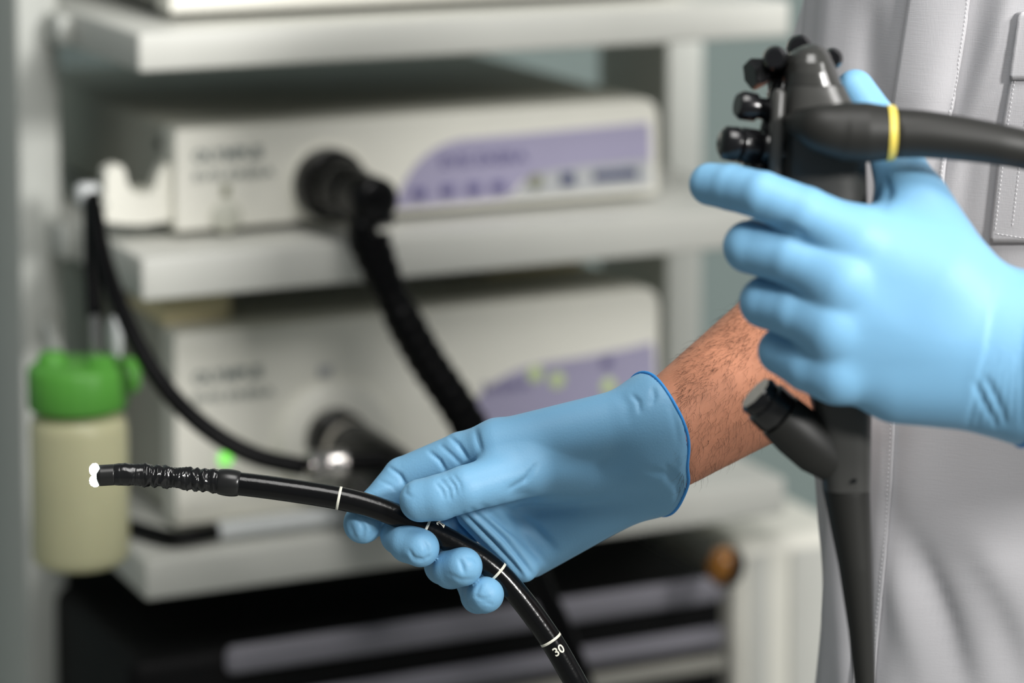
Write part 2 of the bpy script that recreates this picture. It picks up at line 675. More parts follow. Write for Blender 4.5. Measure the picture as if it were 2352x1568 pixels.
zt = Z['mid'][0]
DT = 0.055
us0, us1 = front(404, 430, DT)[0], front(1511, 300, DT)[0]
up_top = front(405, 298, DT)[1]
up, upf, ul, uw, uh = console('video_processor', 'ivory console with lilac panel on the middle shelf, black elbow plug in its front',
                              us0, us1, DT, 0.40, zt, up_top, 0.007, 0.006)
zl = Z['low'][0]
ls0, ls1 = front(404, 1000, DT)[0], front(1513, 700, DT)[0]
lo_top = front(410, 766, DT)[1]
lw_, lwf, ll, lw, lh = console('light_source', 'tall ivory console with glowing green lamp on the lowest shelf', ls0, ls1, DT, 0.40, zl, lo_top, 0.007, 0.013)
zz = Z['top'][0]
ts0 = front(392, 20, 0.05)[0]
tp_, tpf, tl, tw, th = console('recorder_console', 'ivory console on the top shelf, only its lower edge in view', ts0, SW - 0.06, 0.05, 0.40, zz, zz + 0.11, 0.008, 0.006)
box('base_plate', 0.002, tw - 0.002, 0.004, 0.395, 0.0081, 0.011, M['scope_body'], tp_)


def curve_plate(name, px_pts, loc, m, parent, thick=0.0012, n=40, y=-0.0):
    pts = [loc(x, y_) for x, y_ in px_pts]
    return poly_plate(name, pts, y - thick, y, m, parent)


def arc(p0, p1, p2, n=10):
    return [((1 - t) ** 2 * p0[0] + 2 * t * (1 - t) * p1[0] + t * t * p2[0], (1 - t) ** 2 * p0[1] + 2 * t * (1 - t) * p1[1] + t * t * p2[1])
            for t in [i / n for i in range(n + 1)]]


# lilac control field of the upper console
lil = arc((905, 478), (945, 340), (1060, 320), 12) + [(1200, 308), (1350, 294), (1488, 281), (1492, 300), (1494, 366)] + \
    arc((1400, 374), (1240, 388), (1205, 410), 6) + arc((1195, 420), (1180, 448), (1150, 456), 5)
pl = curve_plate('lilac_panel', lil[::-1], ul, M['lilac'], up)
ins = arc((1155, 458), (1190, 448), (1205, 418), 6) + arc((1215, 402), (1250, 388), (1400, 375), 6) + [(1494, 367), (1496, 428)]
curve_plate('inset_panel', ins[::-1], ul, M['panel_grey'], up)


def button(name, px, py, wpx, hpx, loc, m, parent, th=0.003, round_=False, emit=False):
    x, z = loc(px, py)
    k = 2.13 / FPX
    w, h = wpx * k / 2 * 1.08, hpx * k / 2
    if round_:
        return lathe(name, (x, -0.0005, z), (x, -th, z), [(0, w), (0.7, w), (1, w * 0.85)], m, parent, 24)
    return box(name, x - w, x + w, -th, -0.0005, z - h, z + h, m, parent, 0.0008, 1)


for px, py in ((961, 443), (1026, 436), (1086, 432), (1143, 428)):
    button('function_button', px, py, 34, 26, ul, M['lilac_dark'], up)
button('lamp_button', 1228, 416, 34, 34, ul, M['olive'], up, round_=True)
button('reset_button', 1302, 410, 34, 30, ul, M['navy'], up)
button('mode_bar', 1412, 400, 112, 22, ul, M['navy'], up)
button('power_button', 518, 496, 66, 66, ul, M['greybtn'], up, th=0.004, round_=True)
x, z = ul(518, 437)
box('power_light', x - 0.003, x + 0.003, -0.0015, 0, z - 0.004, z + 0.004, M['olive'], up)


def print_line(name, s, px0, py, px1, loc, m, parent, size, bold=0.0):
    x0, z0 = loc(px0, py)
    x1, _ = loc(px1, py)
    o = text_mesh(name, s, size, m, parent, (x0, -0.0015, z0), bold=bold)
    wd = max(v.co.x for v in o.data.vertices)
    o.scale = ((x1 - x0) / wd, 1, 1)
    return o


print_line('maker_lettering', 'OLYMPUS', 442, 371, 602, ul, M['ink'], up, 0.012, 0.0003)
print_line('series_lettering', 'EVIS EXERA', 442, 415, 628, ul, M['ink'], up, 0.009)
print_line('panel_lettering', 'EVIS EXERA', 1008, 384, 1210, ul, M['lilac_dark'], up, 0.012, 0.0003)
print_line('maker_lettering', 'OLYMPUS', 442, 880, 602, ll, M['ink'], lw_, 0.012, 0.0003)
print_line('series_lettering', 'EVIS EXERA', 442, 925, 628, ll, M['ink'], lw_, 0.009)
lil2 = arc((1050, 1010), (1080, 870), (1240, 835), 12) + [(1350, 818), (1440, 800), (1498, 786), (1503, 820), (1506, 1000)] + [(1300, 1030)]
curve_plate('lilac_panel', lil2[::-1], ll, M['lilac'], lw_)
print_line('panel_lettering', 'EXERA', 1105, 905, 1215, ll, M['lilac_dark'], lw_, 0.012)
button('green_lamp', 517, 1053, 26, 32, ll, M['led'], lw_, th=0.002, round_=True)
for px, py in ((1228, 858), (1278, 872), (1396, 886)):
    button('indicator_lamp', px, py, 36, 36, ll, M['led_dim'], lw_, th=0.002, round_=True)
button('ignition_button', 744, 852, 30, 26, ll, M['panel_grey'], lw_)
button('small_button', 1392, 830, 26, 24, ll, M['lilac_dark'], lw_)
# raised socket dome of the lower console around its connector
xd, zd = ll(770, 1010)
lathe('socket_bezel', (xd, 0.0, zd), (xd, -0.012, zd), [(0, 0.05), (0.5, 0.047), (1, 0.041)], M['console'], lw_, 40)
xu, zu = ul(748, 418)
lathe('socket_bezel', (xu, 0.0, zu), (xu, -0.004, zu), [(0, 0.031), (1, 0.029)], M['console'], up, 40)

# U-shaped endoscope hanger at the left of the upper console
hx = [(243, 392), (262, 379), (280, 381), (290, 400), (292, 418), (302, 436), (318, 446), (338, 446), (354, 434), (363, 402), (376, 378),
      (392, 378), (399, 392), (399, 500), (380, 509), (330, 517), (280, 515), (241, 508)]
s_h = [front(x, y, 0.065) for x, y in hx]
hang = thing('scope_holder', 'small ivory U-shaped scope rest on the left side of the middle console', 'holder', cart(us0, 0.065, zt), TH)
poly_plate('cradle_plate', [(s - us0, z - zt) for s, z in s_h], 0.0, 0.014, M['console'], hang)
sb, zb_ = front(380, 470, 0.065)
box('mounting_arm', -0.03, 0.0036, 0.0145, 0.03, zb_ - zt - 0.014, zb_ - zt + 0.012, M['console_case'], hang, 0.002, 1)
box('screw_head', -0.0005, 0.0036, 0.034, 0.04, front(375, 345, 0.07)[1] - zt - 0.003, front(375, 345, 0.07)[1] - zt + 0.003, M['scope_body'], hang, 0.001, 1)

# beige card strips on the lower console
for (xa, xb, ya, yb, lb) in ((0.002, 0.056, 0.034, 0.12, 'beige card pad lying on the tall lower console at its left end'),
                             (0.30, 0.385, 0.10, 0.2, 'beige card pad lying on the tall lower console at its right end')):
    o = box('card_pad', 0, xb - xa, 0, yb - ya, 0, 0.02, M['beige'], None, 0.002, 1)
    o.location = cart(ls0 + xa, DT + ya, lo_top - 0.0015)
    o.rotation_euler = (0, 0, TH)
    tag(o, lb, 'card')

# ------------------------------------------------------------------ plugs and cables at the consoles
NF = -UY                                                    # outward normal of the console fronts


def fpt(px, py, t):
    s, z_ = front(px, py, t)
    return np.array(cart(s, t, z_))


vp = thing('video_cable', 'thick black cable hanging from the black elbow plug of the middle console', 'cable', Vector(fpt(748, 418, DT)), TH)
a = fpt(748, 418, DT - 0.0045)
nf = np.array(NF)
lathe('plug_collar', a, a + nf * 0.03, [(0, 0.0262), (0.1, 0.0268), (0.55, 0.0268), (0.6, 0.024), (1, 0.022)], M['black'], seg=36, root=vp)
lathe('plug_barrel', a + nf * 0.03, a + nf * 0.062, [(0, 0.0185), (0.3, 0.0205), (0.7, 0.0205), (1, 0.018)], M['black'], seg=32, root=vp)
e0 = a + nf * 0.062
e1 = a + nf * 0.088
pe = [e0, e0 + nf * 0.012, e1 + np.array([0, 0, -0.004]), e1 + nf * 0.006 + np.array([0, 0, -0.018])]
tube('plug_elbow', spline(pe, 16), np.linspace(0.017, 0.0165, 16), M['black'], None, 24, root=vp)
lathe('elbow_nut', e1 + nf * -0.004 + np.array([0, 0, 0.002]), e1 + nf * 0.018 + np.array([0, 0, 0.002]),
      [(0, 0.014), (0.1, 0.017), (0.8, 0.017), (1, 0.012)], M['black'], seg=24, root=vp)
cs = e1 + nf * 0.006 + np.array([0, 0, -0.018])
dz0 = w2c(cs)[2]
cpts = [cs, c2w(cxyz(846, 545, dz0)), c2w(cxyz(905, 690, dz0 - 0.003)), c2w(cxyz(975, 820, dz0 - 0.006)), c2w(cxyz(1062, 950, dz0 - 0.01)),
        c2w(cxyz(1150, 1120, dz0 - 0.01)), c2w(cxyz(1225, 1310, dz0 - 0.01)), c2w(cxyz(1300, 1470, dz0 - 0.01)),
        c2w(cxyz(1355, 1640, dz0 - 0.01)), c2w(cxyz(1380, 1900, dz0))]
nn = 120
rr = np.interp(np.linspace(0, 1, nn), [0, 0.03, 0.12, 0.16, 0.5, 0.62, 1], [0.0165, 0.0155, 0.0118, 0.0138, 0.0138, 0.0085, 0.0085])
tube('cable', spline(cpts, nn), rr, M['cable'], None, 20,
     dispf=lambda i, a_: 0.0009 * np.sin(i * 2.2) * (i < 60) + 0 * a_, root=vp)

lg = thing('light_guide_plug', 'black barrel plug standing out of the tall lower console behind the gloved hand', 'plug', Vector(fpt(760, 1000, DT)), TH)
a = fpt(765, 1003, DT - 0.0125)
lathe('plug_collar', a, a + nf * 0.035, [(0, 0.021), (0.05, 0.023), (0.5, 0.023), (0.56, 0.02), (1, 0.02)], M['black'], seg=36, root=lg)
lathe('grip_ring', a + nf * 0.035, a + nf * 0.043, [(0, 0.0212), (1, 0.0212)], M['metal'], seg=36, root=lg)
lathe('plug_barrel', a + nf * 0.043, a + nf * 0.15, [(0, 0.0195), (0.1, 0.0215), (0.6, 0.021), (0.9, 0.018), (1, 0.014)], M['black'], seg=36, root=lg)
lathe('plug_body', a + nf * 0.05 + np.array([0, 0, -0.028]), a + nf * 0.14 + np.array([0, 0, -0.028]),
      [(0, 0.014), (0.05, 0.017), (0.9, 0.017), (1, 0.012)], M['black'], seg=28, root=lg)

# thin water tube from the bottle to the barrel plug
wt = thing('water_tube', 'thin black tube curving from the bottle hook down to a steel coupling', 'tube', at(215, 470, 2.0))
wp = [(213, 452, 2.045), (222, 500, 2.03), (238, 590, 2.01), (275, 700, 1.985), (330, 815, 1.965), (400, 915, 1.955), (490, 995, 1.955), (590, 1048, 1.96), (700, 1073, 1.965)]
P = spline([c2w(cxyz(*q)) for q in wp], 70)
tube('hose', P, np.interp(np.linspace(0, 1, 70), [0, 0.1, 0.8, 1], [0.0056, 0.0062, 0.0066, 0.0066]), M['cable'], None, 16, root=wt)
lathe('steel_coupling', c2w(cxyz(704, 1070, 1.965)), c2w(cxyz(794, 1064, 1.975)),
      [(0, 0.009), (0.04, 0.0108), (0.3, 0.0108), (0.36, 0.0098), (0.6, 0.0098), (0.66, 0.0108), (0.96, 0.0108), (1, 0.008)], M['metal'], seg=28, root=wt)
lathe('coupling_tail', c2w(cxyz(794, 1064, 1.975)), c2w(cxyz(880, 1060, 1.985)), [(0, 0.007), (1, 0.007)], M['black'], seg=20, root=wt)

# ------------------------------------------------------------------ water bottle with a green cap
BD = 2.012
bt = thing('water_bottle', 'milky plastic water bottle with a green screw cap hung at the left post', 'bottle', at(188, 1290, BD))
bb, ba = np.array(at(186, 1288, BD)), np.array(at(186, 935, BD))
ba[0], ba[1] = bb[0], bb[1]
Rb = 111 * BD / FPX
lathe('bottle_body', bb, ba, [(0, Rb * 0.5), (0, Rb * 0.86), (0.03, Rb * 0.97), (0.07, Rb), (0.9, Rb), (0.96, Rb * 0.96), (1, Rb * 0.8)], M['bottle'], seg=48, root=bt)
hb = np.linalg.norm(ba - bb)
lathe('label_rib', bb + (ba - bb) * 0.47, bb + (ba - bb) * 0.475, [(0, Rb * 1.001), (0.5, Rb * 1.006), (1, Rb * 1.001)], M['bottle'], seg=48, root=bt)
ca, cb = np.array(at(193, 926, BD)), np.array(at(193, 822, BD))
cb[0], cb[1] = ca[0], ca[1]
ca[:2], cb[:2] = bb[:2], bb[:2]
Rc = 113 * BD / FPX
V, Fs = tube_data(np.array([ca + (cb - ca) * f for f in (0, 0.02, 0.1, 0.85, 0.95, 1.0)]), np.array([0.88, 0.97, 1, 1, 0.95, 0.86]) * Rc, 96,
                  lambda i, a_: 0.0007 * (np.sin(a_ * 24) > 0.2) * ((i > 0) & (i < 5)))
keep(pyd('cap', V, Fs, M['cap']), bt)
tp0 = cb.copy()
lathe('cap_spout', tp0 + np.array([-0.018, 0.0, -0.001]), tp0 + np.array([-0.018, 0.0, 0.008]), [(0, 0.011), (0.7, 0.01), (1, 0.007)], M['cap'], seg=24, root=bt)
lathe('cap_lug', tp0 + np.array([0.018, -0.004, -0.001]), tp0 + np.array([0.018, -0.004, 0.006]), [(0, 0.012), (0.7, 0.012), (1, 0.009)], M['cap'], seg=24, root=bt)
box_l = box('cap_tab', 0.0, 0.0, 0, 0, 0, 0, M['cap']) if False else None
tb = np.array(at(302, 862, BD))
lathe('cap_tab', tb - np.array([0.012, 0, 0.0]), tb + np.array([0.006, 0, 0]), [(0, 0.013), (0.8, 0.013), (1, 0.009)], M['cap'], seg=20, root=bt)
s0_ = np.array(at(222, 835, BD - 0.005))
lathe('steel_pipe', s0_, np.array(at(219, 722, BD - 0.005)), [(0, 0.0038), (1, 0.0038)], M['metal'], seg=16, root=bt)
tube('feed_hose', spline([c2w(cxyz(*q)) for q in ((218, 726, BD - 0.005), (214, 640, BD + 0.005), (212, 540, BD + 0.02), (210, 462, BD + 0.035))], 24), 0.0062, M['cable'], None, 16, root=bt)
g0 = np.array(at(262, 765, BD))
lathe('glass_valve', g0 + np.array([0, 0, -0.02]), g0 + np.array([0, 0, 0.012]), [(0, 0.004), (0.3, 0.006), (0.8, 0.006), (1, 0.003)], M['clear'], seg=18, root=bt)
hk = thing('hose_hook', 'small pale hook holding the black tubes beside the left post', 'hook', at(205, 440, 2.05))
h0 = np.array(at(204, 446, 2.06))
lathe('hook_clip', h0 + np.array([0, -0.006, -0.008]), h0 + np.array([0, -0.006, 0.009]), [(0, 0.006), (0.15, 0.0085), (0.85, 0.0085), (1, 0.006)], M['clear'], seg=20, root=hk)
pq = np.array(fpt(247, 470, 0.072))
tube('hook_arm', spline([h0 + np.array([0, -0.004, -0.002]), (h0 + pq) / 2 + np.array([0, 0, -0.003]), pq], 14), 0.004, M['panel'], None, 12, root=hk)
bh = np.array(at(193, 880, BD))
bh[:2] = bb[:2]
pq2 = np.array(cart(-0.014, PT0 - 0.0008, 0))
pq2[2] = bh[2]
dirn = (pq2 - bh) / np.linalg.norm(pq2 - bh)
tube('bottle_hanger', spline([bh + dirn * (Rc + 0.0005), (bh + pq2) / 2 + np.array([-0.002, 0, -0.004]), pq2], 14), 0.005, M['panel'], None, 12, root=bt)

# ------------------------------------------------------------------ ribbed clear tube lying in front of the lower console
zs = zl
rt = thing('ribbed_tube', 'clear ribbed tube with a black end lying before the tall lower console', 'tube', Vector(fpt(640, 1215, 0.03)))
q0, q1 = front(500, 1240, 0.022), front(860, 1190, 0.022)
Pa = np.array([cart(q0[0] + (q1[0] - q0[0]) * f, 0.022, zs + 0.0085) for f in np.linspace(0, 1, 130)])
tube('ribbed_sleeve', Pa, 0.0072, M['clear'], None, 16, dispf=lambda i, a_: 0.0009 * np.sin(i * 1.9) + 0 * a_, root=rt)
eb = front(322, 1210, 0.04)
tube('black_end', spline([np.array(cart(q0[0] + 0.001, 0.022, zs + 0.0085)), np.array(cart(q0[0] - 0.03, 0.022, zs + 0.0075)), np.array(cart(0.022, 0.035, zs + 0.007)),
                          np.array(cart(0.007, 0.07, zs + 0.007))], 30), 0.0062, M['cable'], None, 14, root=rt)

# ------------------------------------------------------------------ black ribbed case under the lowest shelf, pale cabinet, amber knob
bs1 = front(1668, 1450, 0.005)[0]
bs0 = front(300, 1500, 0.005)[0]
bz1 = front(1640, 1330, 0.005)[1]
bc = thing('black_case', 'wide black case with grey ribs across its front under the lowest shelf', 'case', cart(bs0, 0.005, 0.12), TH)
bw = bs1 - bs0
bh_ = bz1 - 0.12
box('case_body', 0, bw, 0, 0.42, 0, bh_, M['case'], bc, 0.012, 4)


def rib(pxa, pya, pxb, pyb, hpx, m):
    (sa, za), (sb_, zb2) = front(pxa, pya, 0.0), front(pxb, pyb, 0.0)
    z_ = (za + zb2) / 2 - 0.12
    hh = hpx * 2.15 / FPX / 2
    box('rib', sa - bs0, bw - 0.004, -0.009, 0.002, z_ - hh, z_ + hh, m, bc, 0.006 if hh > 0.007 else 0.003, 3)


rib(520, 1516, 1600, 1362, 64, M['rib'])
rib(560, 1632, 1600, 1470, 52, M['rib'])
rib(560, 1700, 1600, 1523, 36, M['rib_pale'])
rib(520, 1810, 1600, 1640, 60, M['rib'])
cbn = thing('white_cabinet', 'pale cabinet with rounded front edges standing right of the black case', 'cabinet', cart(front(1690, 1400, 0.03)[0], 0.03, 0.12), TH)
cx0 = front(1692, 1400, 0.03)[0]
cz = front(1780, 1238, 0.03)[1]
xw = 0.115
box('cabinet_body', 0.0005, xw, 0.0, 0.14, 0, cz - 0.12, M['console'], cbn, 0.012, 4)
box('corner_strip', 0.012, 0.03, -0.004, 0.0, 0.01, cz - 0.13, M['paint'], cbn, 0.002, 2)
box('corner_strip', 0.05, 0.105, -0.004, 0.0, 0.01, cz - 0.13, M['paint'], cbn, 0.002, 2)
kb = thing('amber_knob', 'amber oval knob with a black back on the corner of the white cabinet', 'knob', at(1655, 1300, 2.2))
k0 = np.array(at(1632, 1290, 2.2))
kd = np.array(at(1700, 1312, 2.206)) - k0
kd /= np.linalg.norm(kd)
lathe('amber_lens', k0, k0 + kd * 0.012, [(0, 0.007), (0.25, 0.0125), (0.7, 0.015), (1, 0.0155)], M['amber'], seg=28, root=kb)
lathe('black_mount', k0 + kd * 0.0121, k0 + kd * 0.024, [(0, 0.016), (0.6, 0.0155), (1, 0.011)], M['black'], seg=28, root=kb)

# ================================================================== the endoscope
sc = thing('endoscope', 'black flexible endoscope with glowing tip held in both gloved hands', 'endoscope', at(1900, 700, 1.325))
D0 = 1.450
tp = [(222, 1092, D0 - 0.004), (300, 1089, D0 - 0.002), (400, 1096, D0), (525, 1108, D0), (640, 1122, D0), (780, 1144, D0), (870, 1168, D0), (940, 1196, D0), (1000, 1224, D0),
      (1060, 1256, D0), (1110, 1287, D0), (1155, 1326, D0), (1205, 1385, D0), (1262, 1464, D0), (1310, 1545, D0), (1352, 1625, D0), (1440, 1800, D0 - 0.005),
      (1600, 1960, D0 - 0.03), (1790, 1990, D0 - 0.07), (1930, 1880, D0 - 0.1), (1985, 1720, 1.335), (1992, 1600, 1.33)]
TP = spline([c2w(cxyz(*q)) for q in tp], 700)
tu, tv = proj(TP)
i_col = int(np.argmin(np.abs(tu[:400] - 525)))
RT = 26.5 * D0 / FPX
tube('insertion_tube', TP[i_col:], RT, M['scope_gloss'], None, 32, root=sc)
nb = i_col + 1
i_tip = int(np.argmin(np.abs(tu[:400] - 262)))
nz = rng.normal(size=(400, 32))
for _ in range(2):
    nz = (nz + np.roll(nz, 1, 0) + np.roll(nz, 1, 1) + np.roll(nz, -1, 1)) / 4
nz /= nz.std()
PB = spline(TP[i_tip:nb], 150)
rb = np.interp(np.linspace(0, 1, 150), [0, 0.04, 0.5, 1], [24 * D0 / FPX, 25.5 * D0 / FPX, 25 * D0 / FPX, 26.5 * D0 / FPX])


def bend_disp(i, a_):
    x = i / 149.0
    env = np.clip((x - 0.02) * 8, 0, 1) * (0.5 + 0.7 * (x > 0.25)) * np.clip((0.95 - x) * 12, 0.3, 1)
    ridges = np.sin(x * 2 * math.pi * 9 + 2.2 * np.sin(x * 17) + 1.1 * np.sin(a_ * 2 + x * 9) + 0.6 * np.sin(a_ * 5 - x * 20))
    return 0.00040 * env * ridges + 0.00013 * env * nz[:150]


tube('bending_section', PB, rb, M['scope_ridge'], None, 32, bend_disp, root=sc)
PT = TP[:i_tip + 1]
tube('distal_tip', spline(PT, 14), np.interp(np.linspace(0, 1, 14), [0, 0.15, 1], [21 * D0 / FPX, 24 * D0 / FPX, 24 * D0 / FPX]), M['scope_collar'], None, 28, root=sc)
# glue collar
k = i_col
PC = spline(TP[k - 7:k + 8], 16)
tube('glue_collar', PC, (26.5 + 4.5 * np.sin(np.linspace(0, math.pi, 16)) ** 0.5) * D0 / FPX, M['scope_collar'], None, 28, root=sc)
# lit lenses at the tip, turned a little to the viewer
tdir = TP[0] - TP[10]
tdir /= np.linalg.norm(tdir)
for px, py, rr_ in ((209, 1079, 15), (209, 1104, 14)):
    l0 = c2w(cxyz(px + 8, py, D0 - 0.0055))
    ld = tdir * 0.8 - np.array(F_) * 0.6
    ld /= np.linalg.norm(ld)
    rl_ = rr_ * D0 / FPX
    lathe('light_lens', l0 - ld * 0.001, l0 + ld * 0.0022, [(0, rl_), (0.4, rl_), (0.8, rl_ * 0.75), (1, rl_ * 0.3)], M['lamp'], seg=20, root=sc)
# white depth rings and figures
T_, N_, B_ = frames(TP)
for px in (779, 977, 1142, 1264):
    i = int(np.argmin(np.abs(tu[:520] - px)))
    wv = 0.0007
    keep(pyd('depth_ring', *tube_data(np.array([TP[i] - T_[i] * wv, TP[i] - T_[i] * wv * 0.9, TP[i] + T_[i] * wv * 0.9, TP[i] + T_[i] * wv]),
                                      np.array([RT * 0.99, RT + 0.00008, RT + 0.00008, RT * 0.99]), 48), M['mark']), sc)


def tube_text(s, px, name, turn=0.12):
    """figures printed across the tube, wrapped on its surface"""
    i = int(np.argmin(np.abs(tu[:560] - px)))
    o = text_mesh(name, s, 0.0062, M['mark'], None, (0, 0, 0), (0, 0, 0), ext=0.0, bold=0.00012)
    bm = bmesh.new()
    bm.from_mesh(o.data)
    bmesh.ops.triangulate(bm, faces=bm.faces[:])
    for _ in range(2):
        bmesh.ops.subdivide_edges(bm, edges=[e for e in bm.edges if e.calc_length() > 0.0006], cuts=1)
    bmesh.ops.triangulate(bm, faces=bm.faces[:])
    xs = [v.co.x for v in bm.verts]
    ys = [v.co.y for v in bm.verts]
    cx, cy = (min(xs) + max(xs)) / 2, (min(ys) + max(ys)) / 2
    P0, T0 = TP[i], T_[i]
    tocam = np.array(C_) - P0
    tocam -= T0 * tocam.dot(T0)
    tocam /= np.linalg.norm(tocam)
    side = np.cross(tocam, T0)
    if side[0] < 0:
        side = -side
    for v in bm.verts:
        a_ = (v.co.x - cx) * 1.0 / RT + turn
        y_ = -(v.co.y - cy)
        q = P0 + T0 * y_ + (RT + 0.00009) * (math.cos(a_) * tocam + math.sin(a_) * side)
        v.co = Vector(q)
    bm.to_mesh(o.data)
    bm.free()
    keep(o, sc)


tube_text('30', 1279, 'depth_figure')
tube_text('20', 1001, 'depth_figure', 1.3)


# control head: lofted superellipse sections along the body
def loft(name, secs, m, n=40, power=2.8, root=None, rows=60):
    """secs: (py, px_left, px_right, depth centre, half depth m)"""
    A = spline(np.array([[0, 0, s_[0], s_[1], s_[2], s_[3], s_[4]] for s_ in secs]), 3)  # placeholder for shape
    S_ = np.array(secs, float)
    ys = np.linspace(S_[0, 0], S_[-1, 0], rows)
    ys = np.unique(np.r_[ys, S_[:, 0]])
    it = [np.interp(ys, S_[:, 0], S_[:, j]) for j in range(1, 5)]
    a_ = np.linspace(0, 2 * math.pi, n, endpoint=False)
    ca, sa = np.cos(a_), np.sin(a_)
    ex = np.sign(ca) * np.abs(ca) ** (2 / power)
    ez = np.sign(sa) * np.abs(sa) ** (2 / power)
    V = []
    for i, y in enumerate(ys):
        c = cxyz((it[0][i] + it[1][i]) / 2, y, it[2][i])
        hw = (it[1][i] - it[0][i]) / 2 * it[2][i] / FPX
        for j in range(n):
            V.append(c2w(c + np.array([ex[j] * hw, 0, ez[j] * it[3][i]])))
    Fs = []
    k = len(ys)
    for i in range(k - 1):
        for j in range(n):
            j2 = (j + 1) % n
            Fs.append((i * n + j, i * n + j2, (i + 1) * n + j2, (i + 1) * n + j))
    Fs.append(tuple(range(n)))
    Fs.append(tuple(range((k - 1) * n, k * n))[::-1])
    o = pyd(name, V, Fs, m)
    bm = bmesh.new()
    bm.from_mesh(o.data)
    bmesh.ops.recalc_face_normals(bm, faces=bm.faces[:])
    bm.to_mesh(o.data)
    bm.free()
    o.data.set_sharp_from_angle(angle=math.radians(60))
    keep(o, root)
    return o


BDp = 1.325
loft('head_cap', [(102, 1852, 1876, BDp, 0.004), (106, 1838, 1888, BDp, 0.0075), (113, 1825, 1898, BDp, 0.011), (124, 1813, 1906, BDp, 0.0135), (142, 1804, 1914, BDp, 0.016), (165, 1799, 1922, BDp, 0.0175), (194, 1797, 1935, BDp, 0.0183)],
     M['cap_gloss'], power=2.3, root=sc)
loft('control_body', [(195, 1798, 1936, BDp, 0.018), (215, 1796, 1946, BDp, 0.0185), (250, 1792, 1965, BDp, 0.019), (320, 1786, 1985, BDp, 0.019), (460, 1780, 1990, BDp, 0.019),
                      (620, 1792, 1985, BDp, 0.0175), (800, 1830, 1992, BDp, 0.016), (960, 1872, 2000, BDp, 0.0145), (1060, 1882, 1999, BDp, 0.013), (1122, 1889, 1998, BDp, 0.0125)],
     M['scope_body'], power=2.9, root=sc)
loft('bend_boot', [(1123, 1889, 1998, BDp, 0.0125), (1130, 1891, 1998, BDp, 0.0125), (1300, 1926, 2003, BDp, 0.0095), (1450, 1949, 2007, BDp + 0.002, 0.0072), (1568, 1962, 2011, BDp + 0.004, 0.0062),
                   (1640, 1966, 2014, BDp + 0.005, 0.006)], M['scope_soft'], power=2.2, root=sc)
lathe('side_plate', c2w(cxyz(1789, 205, BDp - 0.0165)), c2w(cxyz(1777, 470, BDp - 0.016)), [(0, 0.002), (0.03, 0.0032), (0.97, 0.0032), (1, 0.002)], M['scope_body'], seg=12, root=sc)
lathe('body_screw', c2w(cxyz(1963, 1104, BDp - 0.0145)), c2w(cxyz(1963, 1104, BDp - 0.011)), [(0, 0.001), (1, 0.0012)], M['knob'], seg=10, root=sc)
lathe('seam_ring', c2w(cxyz(1944, 1120, BDp)), c2w(cxyz(1944, 1126, BDp)), [(0, 0.0104), (1, 0.0104)], M['scope_body'], seg=24, root=sc)


def pbar(name, a_, b_, prof, m, seg=24):
    lathe(name, c2w(cxyz(*a_)), c2w(cxyz(*b_)), prof, m, seg=seg, root=sc)


pxm = 1.31 / FPX
# steering wheel at the back of the head: only its lobes show round the dome
wc = cxyz(1850, 205, 1.358)
for lob, (px, py, r) in enumerate(((1836, 108, 31), (1780, 132, 29), (1912, 133, 25))):
    d_ = 1.345 if lob == 0 else (1.318 if lob == 1 else 1.335)
    pbar('wheel_lobe', (px, py, d_ + 0.02), (px, py + 2, d_ - 0.008), [(0, r * pxm * 0.8), (0.1, r * pxm), (0.8, r * pxm), (0.93, r * pxm * 0.92), (1, r * pxm * 0.72)], M['knob'])
pbar('steering_wheel', (1845, 196, 1.347), (1845, 196, 1.362), [(0, 72 * pxm), (0.2, 84 * pxm), (0.8, 84 * pxm), (1, 72 * pxm)], M['knob'], 40)
pbar('wheel_hub', (1845, 196, 1.34), (1845, 196, 1.372), [(0, 40 * pxm), (1, 34 * pxm)], M['knob'])
pbar('wheel_spoke', (1800, 155, 1.335), (1722, 172, 1.328), [(0, 26 * pxm), (0.3, 26 * pxm), (0.9, 38 * pxm), (1, 34 * pxm)], M['knob'], 6)
# valve bank on the left flank
pbar('switch_block', (1800, 190, 1.325), (1772, 330, 1.322), [(0, 20 * pxm), (0.15, 30 * pxm), (0.9, 34 * pxm), (1, 28 * pxm)], M['knob'], 18)
pbar('suction_valve', (1790, 256, 1.322), (1693, 240, 1.316), [(0, 28 * pxm), (0.35, 26 * pxm), (0.4, 25 * pxm), (0.55, 25 * pxm), (0.58, 33 * pxm), (0.9, 34 * pxm), (1, 26 * pxm)], M['knob'], 28)
pbar('air_water_valve', (1790, 346, 1.320), (1655, 326, 1.312), [(0, 42 * pxm), (0.3, 40 * pxm), (0.34, 34 * pxm), (0.42, 42 * pxm), (0.66, 42 * pxm), (0.7, 34 * pxm), (0.74, 41 * pxm), (0.93, 39 * pxm), (1, 26 * pxm)], M['knob'], 30)
pbar('valve_base', (1775, 395, 1.322), (1715, 388, 1.318), [(0, 30 * pxm), (0.8, 30 * pxm), (1, 24 * pxm)], M['knob'], 24)
# biopsy port
pbar('biopsy_port', (1925, 1075, 1.322), (1792, 955, 1.318), [(0, 42 * pxm), (0.35, 60 * pxm), (0.7, 62 * pxm), (1, 58 * pxm)], M['scope_soft'], 30)
pbar('port_cap', (1792, 955, 1.318), (1735, 902, 1.316), [(0, 50 * pxm), (0.1, 56 * pxm), (0.6, 55 * pxm), (0.65, 48 * pxm), (0.9, 50 * pxm), (1, 44 * pxm)], M['knob'], 10)
